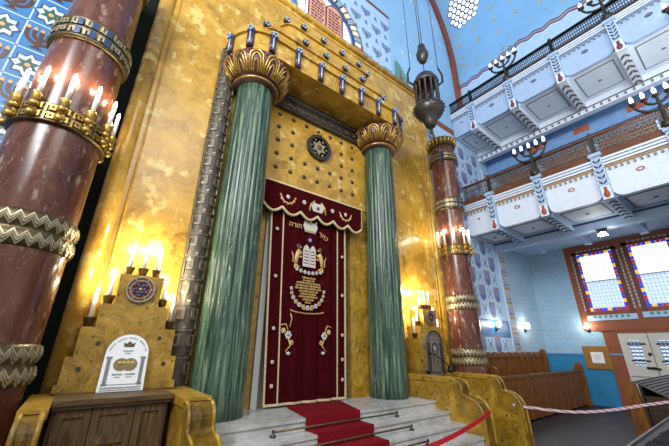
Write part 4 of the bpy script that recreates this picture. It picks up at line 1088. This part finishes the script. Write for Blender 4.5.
b = MB().box(XW-.07, XW-.058, 2.46, 2.48, 0, 2.24, 0)
for ya, yb in ((2.52, 3.15), (1.8, 2.42)):
    for z0, z1 in ((.15, .95),): b.box(XW-.072, XW-.058, ya, yb, z0, z0+.02, 0).box(XW-.072, XW-.058, ya, yb, z1, z1+.02, 0)
b.build('panel_joint', plain('door_joint', '#6f6a62', .5), d)
for yc in (2.83, 2.12):
    b = MB().box(XW-.066, XW-.06, yc-.14, yc+.14, 1.3, 2.02); q = b.build('door_light', GLASSB, d); b = MB()
    for z in (1.42, 1.92): b.box(XW-.085, XW-.066, yc-.26, yc+.2, z-.02, z+.02)
    for k in range(7):
        z = 1.3+.105*k+.02; b.tube([(XW-.08, yc-.14, z), (XW-.08, yc-.05, z+.05), (XW-.08, yc+.05, z), (XW-.08, yc+.14, z+.05)], .012, 5); b.tube([(XW-.08, yc-.14, z+.05), (XW-.08, yc-.05, z), (XW-.08, yc+.05, z+.05), (XW-.08, yc+.14, z)], .012, 5)
    b.build('grille', BLACK, q)
b = MB().box(XW-.1, XW-.06, 2.5, 2.72, 1.19, 1.25); b.tube([(XW-.1, 2.55, 1.22), (XW-.14, 2.55, 1.22), (XW-.14, 2.38, 1.2)], .025, 6); b.ball((XW-.09, 2.54, 1.62), .05, 8); b.build('door_handle', BLACK, d)
b = MB().box(XW-.08, XW-.0, 1.6, 3.3, 2.25, 2.34).box(XW-.1, XW, 1.6, 3.75, 2.34, 2.40); struct(b.build('trim_4', BRWN), 'brown lintel over the white door', 'trim')
t = thing('notice_board', 'paper notice in a wide ochre frame on the teal dado beside the door', 'notice', (XW-.03, 3.93, 1.12))
b = MB().box(XW-.06, XW-.032, 3.55, 4.3, 1.12, 1.85); b.build('frame', plain('ochre_board', '#8f6522', .5, var=.1), t)
b = MB().box(XW-.065, XW-.059, 3.74, 4.09, 1.31, 1.66); pp = b.build('paper', PLAQ, t)
b = MB()
for k in range(3): b.box(XW-.069, XW-.064, 3.83, 4.02, 1.54-.05*k, 1.55-.05*k, 0 if k else 1)
b.build('printed_lines', [INK, REDP], pp)
# sconces and floodlight
def sconce(p, n, label):
    t = thing('wall_sconce', label, 'wall lamp', p, 'lit wall sconces')
    x, y, z = p; nx, ny = n
    b = MB(); b.ball((x+nx*.03, y+ny*.03, z-.12), (.06, .06, .08), 8); b.tube([(x+nx*.03, y+ny*.03, z-.12), (x+nx*.12, y+ny*.12, z-.14), (x+nx*.15, y+ny*.15, z-.05)], .015, 6); b.build('bracket', IRON, t)
    b = MB(); b.lathe([(.03, -.06), (.06, -.02), (.07, .05), (.04, .11), (.005, .13)], (x+nx*.15, y+ny*.15, z), 12); b.build('bulb', LAMPW, t)
    lamp(x+nx*.4, y+ny*.4, z+.05, 7, (1, .93, .82), .08)
sconce((10.75, YB, 2.46), (0, -1), 'lit wall sconce on the shield-patterned wall')
sconce((12.8, YB, 2.48), (0, -1), 'lit wall sconce on the pale end wall above the stalls')
sconce((XW, 3.97, 2.49), (-1, 0), 'lit wall sconce on the side wall beside the brown window panel')
t = thing('floodlight', 'small lit floodlight under the lower gallery beam', 'floodlight', (11.7, 2.30, 5.08))
b = MB(); b.box(11.62, 11.8, 2.16, 2.36, 4.92, 5.00); b.tube([(11.71, 2.26, 5.00), (11.71, 2.26, 5.08)], .015, 6); b.box(11.63, 11.79, 2.14, 2.38, 5.04, 5.08); b.build('housing', BLACK, t)
b = MB(); b.hexa([(11.60, 2.15, 4.90), (11.80, 2.15, 4.90), (11.80, 2.37, 4.90), (11.60, 2.37, 4.90), (11.62, 2.17, 4.92), (11.79, 2.17, 4.92), (11.79, 2.35, 4.92), (11.62, 2.35, 4.92)]); b.ball((11.60, 2.24, 4.92), (.05, .09, .05), 8); b.build('lens', LAMPW, t)
lamp(11.5, 2.2, 4.74, 10, (1, .95, .9))

# ------------------------------------------------------------------ pews
t = thing('pew', 'long oak pew with carved panel back and scrolled end, in front of the stalls', 'pew', (11, 4.4, 0))
b = MB().box(8.3, 13.95, 4.40, 4.44, .05, 1.04).box(8.3, 13.95, 4.37, 4.47, 1.02, 1.09)
for k in range(12): x = 8.35+k*.495; b.box(x, x+.06, 4.37, 4.41, .05, 1.03); b.box(x+.1, x+.45, 4.385, 4.405, .82, .92)
b.build('back', PEWW, t)
b = MB().box(8.3, 13.95, 4.44, 4.88, .43, .47).box(8.3, 13.95, 4.84, 4.88, 0, .43); b.build('seat', PEWX, t)
ep = [(4.3, 0), (4.95, 0), (4.95, .7), (4.75, .85), (4.6, 1.1), (4.52, 1.28), (4.42, 1.34), (4.33, 1.28), (4.32, 1.1)]
b = MB(); b.prism(ep, 'X', 13.95, 14.03); b.tube([(13.99, 4.42, 1.22), (13.93, 4.42, 1.22)], .08, 10); b.build('end_panel', PEWW, t)
b = MB(); b.prism(ep, 'X', 8.22, 8.3); b.build('end_panel', PEWW, t)
t = thing('stall_row', 'row of oak stalls with scalloped tops against the end wall', 'pew', (10.5, 5.2, 0))
b = MB(); n = 12
b.box(7.9, 13.1, 5.16, 5.2, .05, 1.50)
b.build('back', PEWW, t); b = MB().box(7.9, 13.1, 4.98, 5.16, .43, .47).box(7.9, 13.1, 4.98, 5.02, .05, .43); b.build('seat', PEWX, t)
for k in range(n):
    x = 7.92+k*.431; b = MB(); b.box(x, x+.05, 5.1, 5.17, .05, 1.5)
    b.prism([(x, 1.5)]+[(x+.215+.2*cos(a), 1.5+.15*sin(a)) for a in [pi-pi*i/8 for i in range(9)]]+[(x+.43, 1.5)], 'Y', 5.12, 5.2); b.box(x+.09, x+.39, 5.14, 5.165, .7, 1.35); b.tube([(x+.025, 4.99, .72), (x+.025, 5.13, .74)], .03, 6)
    b.build('stall_panel', PEWW, t)
ep = [(4.96, 0), (5.24, 0), (5.24, 1.68), (5.16, 1.75), (5.06, 1.7), (5.04, 1.5), (5.05, 1.0), (4.96, .75)]
b = MB(); b.prism(ep, 'X', 13.1, 13.2); b.build('end_panel', PEWW, t)
# nave benches on the right
t = thing('book_desk', 'dark slatted book desk with oak end post beside the white door', 'desk', (11, 1.9, 0))
b = MB(); b.prism([(2.14, 0), (2.14, 1.06), (2.11, 1.14), (2.05, 1.17), (1.97, 1.15), (1.95, 1.0), (1.90, 0)], 'X', 8.94, 9.06)
for k in range(12): b.ball((8.935, 2.05, .15+k*.065), (.012, .03, .02), 6)
b.build('end_post', PEWW, t)
b = MB().hexa([(9.06, 1.97, 1.12), (13, 1.97, 1.12), (13, 1.55, .90), (9.06, 1.55, .90), (9.06, 1.97, 1.16), (13, 1.97, 1.16), (13, 1.55, .94), (9.06, 1.55, .94)], 0)
for k in range(7):
    f = (k+.5)/7; y, z = 1.97-.42*f, 1.163-.22*f; b.box(9.06, 13, y-.008, y+.008, z-.004, z+.006, 1)
tag(b.build('slatted_top', [plain('grey_slats', '#5d5a58', .3, var=.15), LEATH], t), 'grey slatted desk top')
b = MB().box(9.06, 13, 1.9, 1.94, 0, 1.1).box(9.06, 13, 1.5, 1.88, .1, .9); b.build('front_board', DPEW, t)
t = thing('padded_bench', 'dark panelled bench top with pale metal edge in the bottom right corner', 'bench', (6, .9, 0))
b = MB().hexa([(3.9, 1.03, .90), (8.4, 1.13, .90), (8.4, .3, .72), (3.9, .2, .72), (3.9, 1.03, .94), (8.4, 1.13, .94), (8.4, .3, .76), (3.9, .2, .76)]); b.build('bench_top', DPEW, t)
b = MB()
for k in range(8):
    x = 3.95+k*.55; b.hexa([(x, .99, .935), (x+.48, 1.0, .935), (x+.48, .3, .775), (x, .3, .775), (x+.02, .97, .958), (x+.46, .98, .958), (x+.46, .32, .80), (x+.02, .32, .80)])
b.build('leather_pad_row', LEATH, t)
b = MB(); b.hexa([(3.88, 1.035, .90), (8.4, 1.135, .90), (8.4, 1.155, .90), (3.88, 1.055, .90), (3.88, 1.035, .962), (8.4, 1.135, .962), (8.4, 1.155, .962), (3.88, 1.055, .962)]); tag(b.build('edge_strip', STEEL, t), 'pale metal edge strip')
b = MB().box(3.95, 8.35, .35, 1.0, 0, .74); b.build('bench_base', DPEW, t)

# ------------------------------------------------------------------ tapes
def tape(pts, w, name, mat, label, tilt=(0, 0, 1)):
    A = []; Bq = []
    for p in pts: A.append((p[0], p[1], p[2]+w/2)); Bq.append((p[0]+.012, p[1]+.004, p[2]-w/2))
    b = MB(); b.quadstrip(A, Bq, 0, True)
    b.quadstrip([(x+.003, y+.003, z) for x, y, z in Bq], [(x+.003, y+.003, z) for x, y, z in A], 0, True)
    return tag(b.build(name, mat, recalc=False), label, 'tape')
pts = [(6.94, 3.44, .73), (7.08, 3.25, .71), (7.22, 3.08, .69), (7.37, 2.88, .672), (7.52, 2.69, .665), (7.66, 2.5, .675), (7.81, 2.31, .70), (8.01, 2.06, .75), (8.25, 1.75, .83), (8.48, 1.46, .895), (8.9, .95, .98)]
tape(pts, .046, 'barrier_tape', TAPE, 'red and white barrier tape sagging across the aisle from the outer yellow wall')
pts = [(1.31+4.29*i/16, 3.15, .52+.26*((i-8)/8)**2) for i in range(17)]
tape(pts, .065, 'barrier_strap', RED, 'red strap strung across the marble steps between the two yellow walls')

# ------------------------------------------------------------------ hanging lamp
lx, ly_ = 5.85, 3.75
t = thing('hanging_lamp', 'dark bronze eternal light hanging on cables in front of the right ark corner', 'hanging lamp', (lx, ly_, 6.6))
b = MB(); b.lathe([(.02, 9.0), (.09, 9.05), (.15, 9.2), (.17, 9.32), (.13, 9.46), (.08, 9.5), (.11, 9.56), (.09, 9.66), (.03, 9.7)], (lx, ly_, 0), 16); b.build('counterweight', IRON, t)
b = MB(); b.tube([(lx, ly_, 8.5), (lx, ly_, 9.05)], .012, 6)
for dx in (-.05, .05): b.tube([(lx+dx, ly_, 9.65), (lx+dx, ly_+.03, 21)], .012, 6)
for s in (-1, 1): b.tube([(lx+s*.38*.79, ly_-s*.38*.6, 8.75), (lx+s*.38*.79, ly_-s*.38*.6, 20)], .010, 6)
b.build('cable', IRON, t)
b = MB(); b.lathe([(.02, 8.62), (.1, 8.58), (.25, 8.48), (.30, 8.36), (.33, 8.30), (.33, 8.22), (.30, 8.20)], (lx, ly_, 0), 24); b.build('dome', IRON, t)
b = MB(); b.lathe([(.28, 7.52), (.35, 7.50), (.38, 7.42), (.36, 7.32), (.30, 7.22), (.20, 7.12), (.15, 7.0), (.12, 6.9), (.05, 6.84)], (lx, ly_, 0), 24)
for k in range(20): a = k*pi/10; b.ball((lx+.38*cos(a), ly_+.38*sin(a), 7.42), .035, 6)
b.build('bowl', IRON, t)
for k in range(12):
    a = k*pi/6; x, y = lx+.28*cos(a), ly_+.28*sin(a); b = MB(); b.lathe([(.045, 7.5), (.035, 7.56), (.03, 8.1), (.045, 8.16), (.05, 8.22)], (x, y, 0), 8); b.build('colonnette', IRON, t)
b = MB(); b.lathe([(.15, 7.5), (.15, 8.2)], (lx, ly_, 0), 12); b.build('inner_glass', plain('dark_red_glass', '#2a1414', .15), t)
for s in (-1, 1):
    x, y = lx+s*.38*.79, ly_-s*.38*.6
    b = MB(); b.tube([(lx+s*.3*.79, ly_-s*.3*.6, 8.2), (x+s*.06, y-s*.05, 8.35), (x+s*.07, y-s*.05, 8.6), (x, y, 8.85)], [.03, .035, .03, .02], 7); b.build('hook_arm', IRON, t)
b = MB(); b.tube([(lx, ly_, 6.86), (lx, ly_, 6.7), (lx+.04, ly_-.03, 6.62), (lx+.02, ly_-.02, 6.55)], [.05, .03, .025, .02], 7); b.ball((lx, ly_, 6.72), .05, 8); b.build('tassel', IRON, t)

# ------------------------------------------------------------------ light
w = bpy.data.worlds.new('daylight'); SC.world = w; w.use_nodes = True
bg = w.node_tree.nodes['Background']; bg.inputs[0].default_value = (.97, .98, 1.0, 1); bg.inputs[1].default_value = .62
def area(loc, to, size, e, col=(1, 1, 1), sy=None):
    l = bpy.data.lights.new('window_daylight', 'AREA'); l.energy = e; l.size = size; l.color = col  # light and object name also serve the added uplight behind the lower rail board
    if sy: l.shape = 'RECTANGLE'; l.size_y = sy
    o = bpy.data.objects.new('window_daylight', l); COL.objects.link(o); o.location = loc
    o.rotation_euler = (Vector(to)-Vector(loc)).to_track_quat('-Z', 'Y').to_euler(); return o
area((1.0, -5.5, 11), (5.5, 5, 6), 5, 420, (1, .97, .92))
area((-5.5, -2.0, 9), (10, 2, 13), 4, 1500, (.94, .97, 1))
area((10.75, 0.5, 6.52), (10.9, .9, 9.3), .9, 190, (.97, .99, 1), 8)  # added uplight, hidden behind the lower rail board, brightens the upper soffits
SC.view_settings.view_transform = 'Standard'; SC.view_settings.look = 'None'; SC.view_settings.gamma = 1; SC.view_settings.use_curve_mapping = False
SC.view_settings.exposure = .2
